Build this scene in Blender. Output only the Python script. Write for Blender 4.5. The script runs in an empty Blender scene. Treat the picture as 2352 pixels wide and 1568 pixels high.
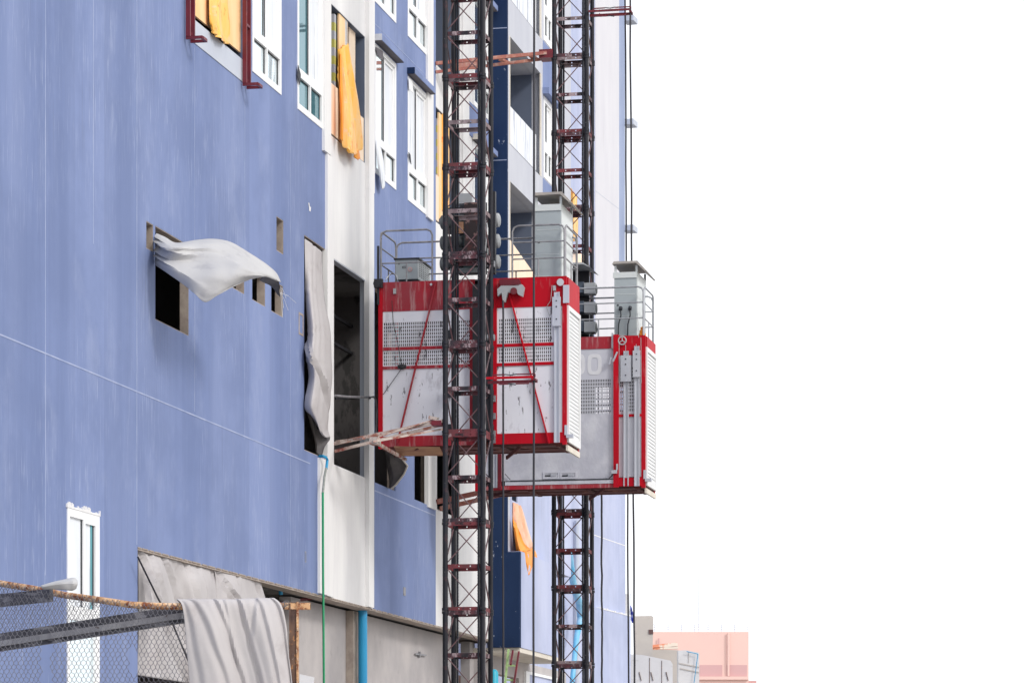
import bpy, math, random
from mathutils import Matrix, Vector
from bisect import bisect_left
random.seed(7)
R = math.radians
C = bpy.context.scene.collection
sc = bpy.context.scene

# ------------------------------------------------------------------ camera, sky, sun, exposure
F_PX, CX, HZ = 7166.0, 1176.0, 1865.0      # focal length, centre and horizon on a 2352 px wide picture
CAMZ = 1.6
cam = bpy.data.objects.new('camera', bpy.data.cameras.new('camera'))
C.objects.link(cam); sc.camera = cam
cam.location = (0, 0, CAMZ); cam.rotation_euler = (R(90), 0, 0)
cam.data.sensor_width = 36; cam.data.lens = F_PX/2352*36
cam.data.shift_y = (HZ-784)/2352
cam.data.clip_start = .5; cam.data.clip_end = 3000

world = bpy.data.worlds.new('World'); sc.world = world; world.use_nodes = True
wn = world.node_tree; bg = wn.nodes['Background']
sun_dir = Vector((0.62, -0.60, 0.60)).normalized()
sky = wn.nodes.new('ShaderNodeTexSky'); sky.sky_type = 'NISHITA'; sky.sun_disc = False
sky.sun_elevation = math.asin(sun_dir.z); sky.sun_rotation = math.atan2(sun_dir.x, sun_dir.y)
sky.dust_density = 5; sky.air_density = 1.2
# thin bright overcast: the sky texture seen through an even white veil
mx = wn.nodes.new('ShaderNodeMix'); mx.data_type = 'RGBA'; mx.inputs[0].default_value = .85
mx.inputs[7].default_value = (9.0, 9.15, 9.5, 1)
wn.links.new(sky.outputs[0], mx.inputs[6]); wn.links.new(mx.outputs[2], bg.inputs[0])
bg.inputs[1].default_value = .15
sl = bpy.data.lights.new('sun', 'SUN'); so = bpy.data.objects.new('sun', sl); C.objects.link(so)
sl.energy = 1.45; sl.angle = R(11); sl.color = (1, .965, .92)
so.rotation_euler = sun_dir.to_track_quat('Z', 'Y').to_euler(); so.location = (30, -10, 40)
sc.view_settings.view_transform = 'Standard'; sc.view_settings.look = 'None'
sc.view_settings.exposure = 0.08; sc.view_settings.gamma = 1

# ------------------------------------------------------------------ frames
VPX = 2637.0; D = 14.0
TA = (VPX-CX)/F_PX; A = math.atan(TA); s_, c_ = math.sin(A), math.cos(A)
FAC = Matrix.Translation((-D, 0, 0)) @ Matrix.Rotation(-A, 4, 'Z')       # local x: out of the wall, y: along it, z: up
WLD = Matrix.Identity(4)

def P(x, y, w=0.0):
    "point of the facade-parallel plane w metres out of the wall, seen at picture position x, y"
    r = (x-CX)/F_PX; u = (D-w*(c_+r*s_))/(s_-r*c_)
    return (w, u, CAMZ+(HZ-y)/F_PX*(u*c_-w*s_))
def U(x, w=0.0): return P(x, 0, w)[1]
def Q(x, y, u):
    "point of the plane across the wall at distance u along it"
    r = (x-CX)/F_PX; w = (D-u*s_+r*u*c_)/(c_+r*s_)
    return (w, u, CAMZ+(HZ-y)/F_PX*(u*c_-w*s_))
def N(x, y, Y): return ((x-CX)/F_PX*Y, Y, CAMZ+(HZ-y)/F_PX*Y)

# ------------------------------------------------------------------ materials
def lin(*c): return tuple(((v/255)/12.92 if v/255 <= .04045 else ((v/255+.055)/1.055)**2.4) for v in c)
def newmat(name):
    m = bpy.data.materials.new(name); m.use_nodes = True
    nt = m.node_tree; return m, nt, nt.nodes['Principled BSDF']
def _coords(nt, scale):
    tc = nt.nodes.new('ShaderNodeTexCoord'); mp = nt.nodes.new('ShaderNodeMapping')
    mp.inputs['Scale'].default_value = scale
    nt.links.new(tc.outputs['Object'], mp.inputs[0]); return mp.outputs[0]
def _noise(nt, scale, detail=6, rough=.6, sc_=1.0):
    n = nt.nodes.new('ShaderNodeTexNoise'); n.inputs['Scale'].default_value = sc_
    n.inputs['Detail'].default_value = detail; n.inputs['Roughness'].default_value = rough
    nt.links.new(_coords(nt, scale), n.inputs['Vector']); return n.outputs[0]
def _ramp(nt, src, p0, p1, v0=0.0, v1=1.0):
    r = nt.nodes.new('ShaderNodeMapRange'); r.inputs[1].default_value = p0; r.inputs[2].default_value = p1
    r.inputs[3].default_value = v0; r.inputs[4].default_value = v1
    nt.links.new(src, r.inputs[0]); return r.outputs[0]
def _mix(nt, fac, a, b):
    m = nt.nodes.new('ShaderNodeMix'); m.data_type = 'RGBA'
    if hasattr(fac, 'links') or not isinstance(fac, (int, float)): nt.links.new(fac, m.inputs[0])
    else: m.inputs[0].default_value = fac
    for i, v in ((6, a), (7, b)):
        if isinstance(v, tuple): m.inputs[i].default_value = (*v[:3], 1)
        else: nt.links.new(v, m.inputs[i])
    return m.outputs[2]
def _mul(nt, a, b):
    m = nt.nodes.new('ShaderNodeMath'); m.operation = 'MULTIPLY'
    for i, v in ((0, a), (1, b)):
        if isinstance(v, (int, float)): m.inputs[i].default_value = v
        else: nt.links.new(v, m.inputs[i])
    return m.outputs[0]
def mat(name, col, alt=None, layers=(), rough=.7, metal=0.0, vs=(1, 1, 1), lo=.35, hi=.65, bump=0.0, bs=(30, 30, 30), spec=.5):
    """col/alt mixed by a soft noise stretched by vs; layers = (colour, scale, threshold, width, amount)"""
    m, nt, b = newmat(name)
    c = _mix(nt, _ramp(nt, _noise(nt, vs), lo, hi), col, alt or tuple(v*.85 for v in col))
    for (lc, lsc, th, wd, amt) in layers:
        f = _ramp(nt, _noise(nt, lsc, 8, .65), th, th+wd, 0, amt)
        c = _mix(nt, f, c, lc)
    nt.links.new(c, b.inputs['Base Color'])
    b.inputs['Roughness'].default_value = rough; b.inputs['Metallic'].default_value = metal
    b.inputs['Specular IOR Level'].default_value = spec
    if bump:
        bp = nt.nodes.new('ShaderNodeBump'); bp.inputs['Strength'].default_value = bump; bp.inputs['Distance'].default_value = .02
        nt.links.new(_noise(nt, bs), bp.inputs['Height']); nt.links.new(bp.outputs[0], b.inputs['Normal'])
    return m
def bluewall(name, a, b_, streak, samt=.6, sth=.57):
    m, nt, b = newmat(name)
    c = _mix(nt, _ramp(nt, _noise(nt, (1, .75, .07), 2, .4), .40, .60), a, b_)                 # broad paint lots
    tc = nt.nodes.new('ShaderNodeTexCoord'); sp = nt.nodes.new('ShaderNodeSeparateXYZ'); nt.links.new(tc.outputs['Object'], sp.inputs[0])
    fl_ = nt.nodes.new('ShaderNodeMath'); fl_.operation = 'SNAP'; fl_.inputs[1].default_value = 1.15; nt.links.new(sp.outputs['Y'], fl_.inputs[0])
    wn_ = nt.nodes.new('ShaderNodeTexWhiteNoise'); wn_.noise_dimensions = '1D'; nt.links.new(fl_.outputs[0], wn_.inputs['W'])
    c = _mix(nt, _mul(nt, wn_.outputs['Value'], .45), c, tuple(v*1.22 for v in a))             # each cast panel its own tone
    c = _mix(nt, _ramp(nt, _noise(nt, (1, 3.2, .22), 4, .6), .42, .66, 0, .35), c, tuple(min(1, v*1.15) for v in a))
    c = _mix(nt, _ramp(nt, _noise(nt, (.5, .45, .5), 6, .6), .46, .60, 0, .40), c, tuple(v*.86 for v in b_))
    c = _mix(nt, _ramp(nt, _noise(nt, (.7, .9, .55), 7, .65), .55, .66, 0, .16), c, streak)    # scrubbed patches
    f = _ramp(nt, _noise(nt, (1, 34, 1.6), 5, .6), sth, sth+.10, 0, samt)
    f = _mul(nt, f, _ramp(nt, _noise(nt, (.3, .45, .3), 2, .5), .40, .58))
    c = _mix(nt, f, c, streak)
    f2 = _mul(nt, _ramp(nt, _noise(nt, (1, 14, .35), 5, .6), .56, .68, 0, .5), _ramp(nt, _noise(nt, (.3, .6, .4), 2, .5), .50, .62))
    c = _mix(nt, f2, c, tuple(v*.72 for v in a))
    nt.links.new(c, b.inputs['Base Color']); b.inputs['Roughness'].default_value = .75
    b.inputs['Specular IOR Level'].default_value = .3
    bp = nt.nodes.new('ShaderNodeBump'); bp.inputs['Strength'].default_value = .12; bp.inputs['Distance'].default_value = .02
    nt.links.new(_noise(nt, (3, 3, 3), 8, .6), bp.inputs['Height']); nt.links.new(bp.outputs[0], b.inputs['Normal'])
    return m

BLUE = bluewall('blue_paint', (.194, .248, .436), (.148, .199, .376), (.40, .45, .61))
PBLUE = bluewall('dusty_blue_paint', (.30, .36, .52), (.27, .33, .49), (.5, .54, .66), .2)
LAV = bluewall('pale_blue_paint', (.46, .50, .67), (.38, .43, .61), (.6, .63, .75), .3)
WHITE = mat('white_render', (.80, .80, .80), (.72, .72, .735), [((.45, .42, .38), (8, 8, 3), .68, .10, .35), ((.55, .52, .5), (1, 9, .5), .62, .15, .25)], .8, vs=(1, 2, .4), bump=.1, bs=(5, 5, 5))
CREAMW = mat('cream_render', (.72, .68, .60), (.62, .57, .50), [((.4, .35, .3), (6, 6, 3), .62, .12, .4)], .85, vs=(1, 2, .5))
STRIPW = mat('off_white_render', (.66, .66, .70), (.60, .60, .65), [((.45, .43, .42), (1, 6, .4), .62, .1, .3)], .85, vs=(1, 1.2, .3))
GREYW = mat('grey_white_render', (.54, .56, .62), (.48, .50, .57), [((.35, .33, .33), (4, 4, 8), .70, .06, .5)], .85, vs=(1, 1.2, .4))
NAVY = mat('navy_paint', (.013, .032, .090), (.009, .024, .070), [((.45, .5, .6), (9, 9, 5), .665, .02, .75)], .8, spec=.2, vs=(1, 3, .4), bump=.05)
CONC = mat('raw_concrete', (.50, .47, .465), (.38, .36, .37), [((.2, .19, .19), (3, 3, 3), .60, .15, .4)], .9, vs=(.8, .8, .8), bump=.2, bs=(8, 8, 8))
INNER = mat('unlit_concrete', (.13, .12, .12), (.08, .078, .08), [((.03, .03, .03), (1.4, 1.4, .6), .52, .04, .7)], .9, vs=(.6, .6, .4))  # darker than bare concrete: the rooms' shade is put into the colour
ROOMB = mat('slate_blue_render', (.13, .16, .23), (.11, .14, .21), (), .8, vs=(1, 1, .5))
REVEAL = mat('reveal_concrete', (.42, .36, .31), (.30, .25, .22), [((.18, .14, .12), (9, 9, 6), .58, .12, .5)], .9, vs=(4, 4, 4), bump=.2)
JOINT = mat('joint_filler', (.38, .43, .60), (.27, .33, .52), (), .8, vs=(1, 3, 3))
PVC = mat('white_window_profile', (.86, .87, .88), (.80, .81, .83), (), .35, vs=(3, 3, 3))
LEDGE = mat('pale_grey_ledge', (.52, .56, .63), (.47, .51, .60), [((.25, .24, .25), (8, 8, 8), .70, .05, .5)], .8)
GASK = mat('dark_gasket', (.03, .035, .045), rough=.6)
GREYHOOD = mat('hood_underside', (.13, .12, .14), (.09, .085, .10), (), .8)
def glassmat(name, col, metal):
    m, nt, b = newmat(name); b.inputs['Base Color'].default_value = (*col, 1)
    b.inputs['Metallic'].default_value = metal; b.inputs['Roughness'].default_value = .03
    bp = nt.nodes.new('ShaderNodeBump'); bp.inputs['Strength'].default_value = .04; bp.inputs['Distance'].default_value = .05
    nt.links.new(_noise(nt, (1.2, 1.2, .8), 2, .4), bp.inputs['Height']); nt.links.new(bp.outputs[0], b.inputs['Normal'])
    return m
GLASS = glassmat('window_glass', (.80, .89, .92), .92)
BALU = mat('streaky_film_on_balustrade', (.80, .82, .86), (.72, .75, .81), [((.20, .24, .34), (1, 7, .5), .585, .03, .75), ((.55, .60, .70), (1, 4, .6), .5, .1, .6)], .5, vs=(1, 5, .5), spec=.2)
GLASS2 = glassmat('teal_reflection_glass', (.10, .26, .31), .35)  # teal base paints in the reflection of the scaffolding
FILM = mat('milky_protective_film', (.80, .83, .86), (.70, .74, .80), [((.30, .34, .42), (1, 9, .4), .60, .05, .7)], .45, spec=.2, vs=(1, 5, .5))
MAST = mat('greasy_black_steel', (.009, .010, .015), (.020, .021, .030), [((.30, .27, .28), (14, 14, 14), .66, .05, .75), ((.13, .035, .04), (5, 5, 5), .62, .08, .4)], .5, 0, vs=(6, 6, 2), spec=.3)
BAR = mat('splattered_red_brown_steel', (.125, .038, .048), (.035, .025, .033), [((.46, .36, .38), (7, 7, 2.2), .53, .07, .75), ((.012, .012, .016), (5, 5, 4), .52, .06, .9)], .7, .1, vs=(7, 7, 7))
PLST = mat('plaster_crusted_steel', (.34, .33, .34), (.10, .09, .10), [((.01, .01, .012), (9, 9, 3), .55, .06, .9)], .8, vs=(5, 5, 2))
BARR = mat('redder_bar_steel', (.20, .03, .04), (.12, .03, .035), [((.42, .33, .34), (6, 6, 3), .60, .07, .6), ((.012, .012, .016), (4, 4, 4), .56, .06, .8)], .7, vs=(7, 7, 7))
BARW = mat('plaster_covered_bar_steel', (.34, .27, .28), (.12, .08, .09), [((.012, .012, .016), (4, 4, 4), .53, .06, .9)], .8, vs=(5, 5, 2))
BRACE = mat('thin_brace_steel', (.10, .07, .08), (.20, .10, .11), [((.3, .27, .27), (10, 10, 10), .60, .08, .6)], .7, vs=(4, 4, 4))
TIE = mat('plaster_caked_tie_steel', (.26, .06, .05), (.34, .17, .12), [((.52, .46, .42), (5, 5, 6), .42, .10, .92), ((.08, .03, .03), (9, 9, 20), .66, .05, .8)], .85, vs=(3, 3, 3), bump=.4)
TIE2 = mat('faded_red_tie_steel', (.30, .085, .075), (.42, .19, .14), [((.50, .38, .33), (5, 5, 5), .52, .10, .7), ((.12, .03, .03), (12, 12, 20), .62, .05, .6)], .85, vs=(3, 3, 3))
RED = mat('cage_red_paint', (.50, .002, .014), (.40, .003, .014), [((.42, .16, .17), (9, 9, 1.6), .60, .12, .55), ((.12, .01, .015), (7, 7, 7), .68, .04, .8)], .55, vs=(1, 1, .6), spec=.18)
REDDUST = mat('dusty_red_paint', (.38, .016, .03), (.30, .045, .06), [((.50, .36, .36), (12, 12, 1.4), .52, .14, .55), ((.10, .01, .02), (7, 7, 6), .66, .04, .8)], .7, vs=(1.4, 1, .8), spec=.2)
RAILRED = mat('dark_red_steel', (.17, .012, .022), (.11, .010, .02), [((.3, .05, .06), (8, 8, 8), .62, .06, .6)], .45, vs=(4, 4, 4))
CAGEW = mat('scuffed_white_sheet', (.76, .77, .83), (.68, .69, .76), [((.10, .09, .11), (13, 11, 3.5), .61, .02, .85), ((.36, .35, .40), (3, 3, 1.2), .58, .08, .55)], .45, vs=(1, 1, .7), bump=.05, bs=(2, 2, 2))
CAGEG = mat('dented_grey_sheet', (.64, .65, .71), (.52, .53, .60), [((.25, .24, .28), (9, 9, 7), .68, .04, .5), ((.66, .67, .72), (3, 3, 3), .56, .10, .5)], .42, .15, vs=(2, 2, 1.5), lo=.42, hi=.58, bump=1.0, bs=(2.6, 2.6, 2.0))
PERFG = mat('plain_grey_sheet', (.57, .58, .64), (.52, .53, .60), (), .5, vs=(2, 2, 1))
LOUV = mat('louvre_white_sheet', (.74, .75, .76), (.68, .69, .70), [((.12, .12, .13), (12, 12, 12), .74, .02, .7)], .5, vs=(2, 2, 2))
LOUVD = mat('louvre_inner_sheet', (.50, .52, .53), (.46, .49, .5), (), .6)
CAGEIN = mat('shade_dark_cage_lining', (.045, .045, .05), (.03, .03, .035), (), .8)  # shade inside the cage put into the lining colour, so slots read dark
UNDER = mat('rusty_underframe', (.12, .03, .025), (.07, .018, .02), [((.42, .20, .12), (3, 3, 3), .60, .08, .6)], .85, vs=(2, 2, 2))
WOOD = mat('packing_board', (.42, .24, .14), (.28, .14, .09), (), .85, vs=(2, 9, 9))
CAB = mat('cabinet_grey_green', (.40, .45, .47), (.36, .41, .44), [((.08, .08, .09), (8, 8, 8), .76, .02, .7)], .5, vs=(1, 1, 1), bump=.03)
CABL = mat('cabinet_pale_lit_side', (.66, .70, .70), (.60, .64, .65), (), .5)  # paler grey: paints the brighter light on cabinet sides, also used for trim
LIDM = mat('cabinet_lid', (.46, .42, .38), (.34, .32, .31), [((.2, .16, .13), (5, 5, 5), .58, .1, .6)], .6, vs=(3, 3, 3))
PLATE = mat('splattered_machine_plate', (.035, .022, .025), (.02, .015, .018), [((.30, .18, .17), (8, 8, 8), .56, .05, .7), ((.12, .02, .02), (3, 3, 3), .55, .1, .6)], .8)
BLACK = mat('black_grease', (.010, .011, .015), (.02, .02, .026), [((.22, .20, .21), (16, 16, 9), .69, .03, .7)], .5, vs=(5, 5, 3))
GREEN = mat('dark_green_gearbox', (.012, .035, .035), (.02, .05, .05), [((.2, .2, .2), (9, 9, 9), .66, .05, .5)], .5)
MOTG = mat('motor_grey', (.15, .165, .17), (.10, .11, .12), [((.3, .3, .3), (8, 8, 8), .6, .08, .4)], .55, vs=(5, 5, 5))
MOTB = mat('motor_blue_grey', (.10, .135, .18), (.075, .10, .14), (), .5)
MOTL = mat('motor_cover_pale', (.42, .44, .46), (.34, .36, .38), (), .5)
STEEL = mat('galvanised_steel', (.42, .44, .47), (.30, .31, .34), [((.10, .07, .06), (14, 14, 14), .66, .05, .7)], .45, .4, vs=(8, 8, 4))
STEELD = mat('worn_rail_steel', (.22, .22, .24), (.34, .34, .36), [((.08, .05, .05), (14, 14, 14), .62, .05, .8)], .5, .4, vs=(9, 9, 5))
ALU = mat('pale_channel', (.58, .60, .66), (.50, .52, .58), (), .35, .3, vs=(3, 3, .6))
TARP = mat('grey_tarpaulin', (.49, .47, .475), (.45, .43, .44), [((.30, .27, .27), (2, 2, 2), .55, .12, .45), ((.56, .53, .52), (2, 2, 1.4), .58, .10, .25)], .9, spec=.15, vs=(1.5, 1.5, 1), bump=.3, bs=(5, 5, 5))
TARPW = mat('pale_grey_tarpaulin', (.50, .50, .505), (.45, .45, .46), [((.34, .34, .37), (2, 2, 3), .56, .10, .5), ((.30, .28, .28), (14, 14, 14), .68, .04, .5)], .9, vs=(1.5, 1.5, 1.5), bump=.5, bs=(2.4, 2.4, 9), spec=.12)
TARPD = mat('dark_tarpaulin', (.16, .15, .15), (.08, .075, .08), (), .8, vs=(3, 3, 3))  # darker tone for the underside flap, curtain foot and crumpled cloth
ORANGE = mat('orange_plastic_sheet', (.92, .27, .01), (.95, .36, .03), (), .5, vs=(3, 3, 1), bump=.2, bs=(8, 8, 3))
YELLOW = mat('yellow_orange_sheet', (.95, .47, .03), (.92, .55, .20), [((.80, .55, .36), (1, 3, 5), .56, .08, .7), ((.82, .16, .02), (3, 9, 3), .59, .06, .75)], .5, vs=(3, 5, .6), bump=.2, bs=(8, 8, 3))
PEACH = mat('peach_sheet', (.88, .40, .22), (.88, .56, .42), (), .5, vs=(3, 3, 1), bump=.2, bs=(8, 8, 3))
BOARD = mat('cream_orange_board', (.95, .66, .38), (.92, .56, .26), [((.85, .16, .05), (5, 12, 3), .70, .03, .7)], .75, vs=(2, 2, .6))
PALEB = mat('pale_plywood', (.90, .74, .58), (.88, .68, .50), (), .75, vs=(2, 2, 1))
HAZY = mat('hazard_yellow', (.50, .48, .12), rough=.6); HAZG = mat('hazard_grey', (.42, .43, .48), rough=.6)
CABLE = mat('black_cable', (.018, .018, .026), (.03, .03, .04), (), .6)
GREENP = mat('green_pipe_plastic', (.02, .32, .14), (.015, .26, .11), (), .4)
BLUEP = mat('blue_pipe_plastic', (.01, .30, .55), (.01, .25, .50), (), .4)
TAPE = mat('grey_tape', (.30, .32, .30), (.2, .22, .2), (), .6, vs=(6, 6, 20))
RUST = mat('rusty_pipe_steel', (.60, .36, .19), (.20, .06, .025), [((.75, .58, .42), (22, 22, 22), .52, .06, .75), ((.06, .02, .012), (26, 26, 26), .60, .05, .9)], .85, vs=(12, 12, 12), lo=.42, hi=.58, bump=.4)
RUSTD = mat('dark_rusty_steel', (.17, .10, .07), (.07, .04, .035), [((.42, .20, .08), (20, 20, 14), .60, .06, .8), ((.45, .40, .36), (18, 18, 10), .64, .04, .6)], .85, vs=(10, 10, 6))
BEAMG = mat('dark_grey_beam', (.10, .10, .12), (.04, .04, .05), [((.30, .30, .33), (3, 10, 16), .54, .06, .7)], .5, .3, vs=(4, 10, 10))
WIRE = mat('mesh_wire', (.20, .20, .22), (.14, .14, .17), (), .5, .4)
GROUNDM = mat('dusty_site_ground', (.40, .37, .33), (.32, .30, .27), [((.22, .2, .18), (.3, .3, .3), .55, .1, .5)], .95, vs=(.2, .2, .2))
PINK = mat('pink_render', (.78, .54, .49), (.75, .52, .48), (), .85, vs=(.2, .2, .2))
PINKD = mat('pink_recess_render', (.62, .38, .38), (.58, .36, .37), (), .85, vs=(.2, .2, .2))
SITEC = mat('pale_site_concrete', (.70, .70, .72), (.60, .60, .62), [((.30, .28, .27), (1.2, 1.2, 2.5), .60, .08, .6)], .9, vs=(.6, .6, .9), bump=.2)
SITEB = mat('buff_site_concrete', (.56, .52, .48), (.48, .45, .43), [((.3, .27, .24), (2, 2, 2), .62, .08, .5)], .9, vs=(.6, .6, .9))
CYAN = mat('cyan_plastic', (.02, .42, .58), rough=.4)
PALEHOSE = mat('pale_blue_layflat_hose', (.06, .40, .68), (.35, .58, .76), (), .4, vs=(2, 2, .9))
LGREEN = mat('light_green_paint', (.35, .52, .22), rough=.6)
LAMP = mat('amber_lamp_plastic', (.90, .30, .02), rough=.35)
LETTER = mat('white_numeral_paint', (.74, .75, .79), rough=.5)

# ------------------------------------------------------------------ mesh builder
class MB:
    def __init__(s): s.v = []; s.f = []; s.sm = False
    def add(s, pts, faces):
        o = len(s.v); s.v += [tuple(p) for p in pts]; s.f += [tuple(i+o for i in f) for f in faces]; return s
    def hexa(s, p):
        return s.add(p, [(0, 3, 2, 1), (4, 5, 6, 7), (0, 1, 5, 4), (1, 2, 6, 5), (2, 3, 7, 6), (3, 0, 4, 7)])
    def box(s, a, b):
        x0, x1 = sorted((a[0], b[0])); y0, y1 = sorted((a[1], b[1])); z0, z1 = sorted((a[2], b[2]))
        return s.hexa([(x0, y0, z0), (x1, y0, z0), (x1, y1, z0), (x0, y1, z0), (x0, y0, z1), (x1, y0, z1), (x1, y1, z1), (x0, y1, z1)])
    def bar(s, p0, p1, a, b=None, up=(0, 0, 1)):
        "rectangular bar from p0 to p1, a wide, b high"
        b = b or a; p0, p1 = Vector(p0), Vector(p1); d = (p1-p0).normalized(); up = Vector(up)
        if abs(d.dot(up)) > .95: up = Vector((0, 1, 0))
        x = d.cross(up).normalized()*a/2; y = x.cross(d).normalized()*b/2
        return s.hexa([p0-x-y, p0+x-y, p1+x-y, p1-x-y, p0-x+y, p0+x+y, p1+x+y, p1-x+y])
    def tube(s, pts, r, n=8, caps=True):
        pts = [Vector(p) for p in pts]; o = len(s.v); m = len(pts); prev = None
        rs = r if isinstance(r, (list, tuple)) else [r]*m
        for i, p in enumerate(pts):
            d = (pts[min(i+1, m-1)]-pts[max(i-1, 0)]).normalized()
            if prev is None:
                a = Vector((0, 0, 1)) if abs(d.z) < .9 else Vector((1, 0, 0)); x = d.cross(a).normalized()
            else: x = (prev-d*prev.dot(d)).normalized()
            prev = x; y = d.cross(x)
            for k in range(n):
                t = 2*math.pi*k/n; s.v.append(tuple(p+(x*math.cos(t)+y*math.sin(t))*rs[i]))
        for i in range(m-1):
            for k in range(n):
                a = o+i*n+k; b = o+i*n+(k+1) % n; s.f.append((a, b, b+n, a+n))
        if caps: s.f.append(tuple(o+k for k in range(n))[::-1]); s.f.append(tuple(o+(m-1)*n+k for k in range(n)))
        s.sm = True; return s
    def ball(s, c, r, n=8, m=6, sc=(1, 1, 1)):
        o = len(s.v)
        for i in range(m+1):
            t = math.pi*i/m
            for k in range(n):
                q = 2*math.pi*k/n
                s.v.append((c[0]+r*sc[0]*math.sin(t)*math.cos(q), c[1]+r*sc[1]*math.sin(t)*math.sin(q), c[2]+r*sc[2]*math.cos(t)))
        for i in range(m):
            for k in range(n):
                a = o+i*n+k; b = o+i*n+(k+1) % n; s.f.append((a, a+n, b+n, b))
        s.sm = True; return s
    def plate(s, ax, p, a0, a1, z0, z1, holes=(), t=.2):
        """upright slab with rectangular holes. ax='w': lies in the plane w=p (a = along), thickness goes inwards;
        ax='u': lies in the plane u=p (a = across), thickness goes away"""
        As = sorted({a0, a1} | {h[i] for h in holes for i in (0, 1)}); Zs = sorted({z0, z1} | {h[i] for h in holes for i in (2, 3)})
        As = [a for a in As if a0-1e-9 <= a <= a1+1e-9]; Zs = [z for z in Zs if z0-1e-9 <= z <= z1+1e-9]
        na, nz = len(As)-1, len(Zs)-1; full = [[True]*nz for _ in range(na)]
        for h in holes:
            for i in range(bisect_left(As, h[0]), min(bisect_left(As, h[1]), na)):
                for j in range(bisect_left(Zs, h[2]), min(bisect_left(Zs, h[3]), nz)): full[i][j] = False
        idx = {}
        def V(i, j, k):
            if (i, j, k) not in idx:
                q = p-t*k if ax == 'w' else p+t*k
                idx[i, j, k] = len(s.v); s.v.append((q, As[i], Zs[j]) if ax == 'w' else (As[i], q, Zs[j]))
            return idx[i, j, k]
        for i in range(na):
            for j in range(nz):
                if not full[i][j]: continue
                for k in (0, 1):
                    f = [V(i, j, k), V(i+1, j, k), V(i+1, j+1, k), V(i, j+1, k)]; s.f.append(tuple(f if (k == 0) else f[::-1]))
                for di, dj, e in ((-1, 0, ((0, 0), (0, 1))), (1, 0, ((1, 0), (1, 1))), (0, -1, ((0, 0), (1, 0))), (0, 1, ((0, 1), (1, 1)))):
                    ii, jj = i+di, j+dj
                    if 0 <= ii < na and 0 <= jj < nz and full[ii][jj]: continue
                    (a, b), (c, d) = e; s.f.append((V(i+a, j+b, 0), V(i+c, j+d, 0), V(i+c, j+d, 1), V(i+a, j+b, 1)))
        return s
    def prism(s, poly, d):
        "polygon of 3-D points extruded by vector d"
        n = len(poly); d = Vector(d); pts = [Vector(p) for p in poly]; pts += [p+d for p in pts]
        return s.add(pts, [tuple(range(n))[::-1], tuple(range(n, 2*n))]+[(i, (i+1) % n, (i+1) % n+n, i+n) for i in range(n)])
    def sheet(s, ctrl, sub=6, wr=0.0, seed=1, fx=9, fy=3, n=(1, 0, 0), folds=(), fold_b=()):
        "cloth through a grid of control points, Catmull-Rom both ways, with small folds along n"
        def cr(P_, k):
            out = []; m = len(P_)
            for i in range(m-1):
                p0, p1, p2, p3 = P_[max(i-1, 0)], P_[i], P_[i+1], P_[min(i+2, m-1)]
                for j in range(k):
                    t = j/k; out.append(.5*((2*p1)+(p2-p0)*t+(2*p0-5*p1+4*p2-p3)*t*t+(3*p1-p0-3*p2+p3)*t**3))
            return out+[P_[-1]]
        rows = [cr([Vector(p) for p in r], sub) for r in ctrl]
        cols = [cr([r[i] for r in rows], sub) for i in range(len(rows[0]))]
        rnd = random.Random(seed); ph = [rnd.uniform(0, 6.3) for _ in range(6)]; nn = Vector(n)
        nr, ncol = len(cols[0]), len(cols); o = len(s.v)
        for j in range(nr):
            for i in range(ncol):
                a, b = i/(ncol-1), j/(nr-1)
                q = wr*(math.sin(fx*a+ph[0]+1.5*math.sin(fy*b+ph[1]))+.6*math.sin(2.3*fx*a+ph[2]-fy*1.3*b)+.4*math.sin(fy*3*b+ph[3]+4*a)+rnd.uniform(-.12, .12))
                for (a_0, a_1, dp_, wd_, b_0, b_1) in folds:
                    if b_0-.1 < b < b_1+.1:
                        e_ = max(0, min(1, (b-b_0+.1)/.1))*max(0, min(1, (b_1+.1-b)/.1))
                        x_ = (a-(a_0+(a_1-a_0)*(b-b_0)/(b_1-b_0)))/wd_
                        q += e_*dp_*(math.exp(-x_*x_)*(-1)+.6*math.exp(-(x_-1.5)**2*1.3))
                for (a_0, a_1, dp_, wd_, b_0, b_1) in fold_b:
                    if b_0-.05 < a < b_1+.2:
                        e_ = max(0, min(1, (b_1+.2-a)/.25)); x_ = (b-(a_0+(a_1-a_0)*(a-b_0)/(b_1-b_0)))/wd_
                        q += e_*dp_*(math.exp(-x_*x_)*(-1)+.6*math.exp(-(x_-1.6)**2*1.3))
                s.v.append(tuple(cols[i][j]+nn*q))
        for j in range(nr-1):
            for i in range(ncol-1):
                a = o+j*ncol+i; s.f.append((a, a+1, a+1+ncol, a+ncol))
        s.sm = True; return s

BASE = {}
def _obj(name, mb, m, base, flat=None):
    me = bpy.data.meshes.new(name)
    me.from_pydata([(x-base[0], y-base[1], z-base[2]) for x, y, z in mb.v], [], mb.f); me.validate()
    if mb.sm:
        me.polygons.foreach_set('use_smooth', [True]*len(me.polygons))
        try: me.set_sharp_from_angle(angle=R(40))
        except Exception: pass
    me.materials.append(m); me.update()
    o = bpy.data.objects.new(name, me); C.objects.link(o); return o
def props(o, label=None, cat=None, group=None, kind=None):
    for k, v in (('label', label), ('category', cat), ('group', group), ('kind', kind)):
        if v: o[k] = v
def thing(name, label, cat, base, group=None, frame=FAC):
    o = bpy.data.objects.new(name, None); C.objects.link(o); o.empty_display_size = .2
    o.matrix_world = frame @ Matrix.Translation(base); BASE[o] = tuple(base)
    props(o, label, cat, group); return o
def part(name, mb, m, parent, label=None, thick=0):
    o = _obj(name, mb, m, BASE[parent]); o.parent = parent; BASE[o] = BASE[parent]
    if label: o['label'] = label
    if thick: solid(o, thick)
    return o
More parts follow.
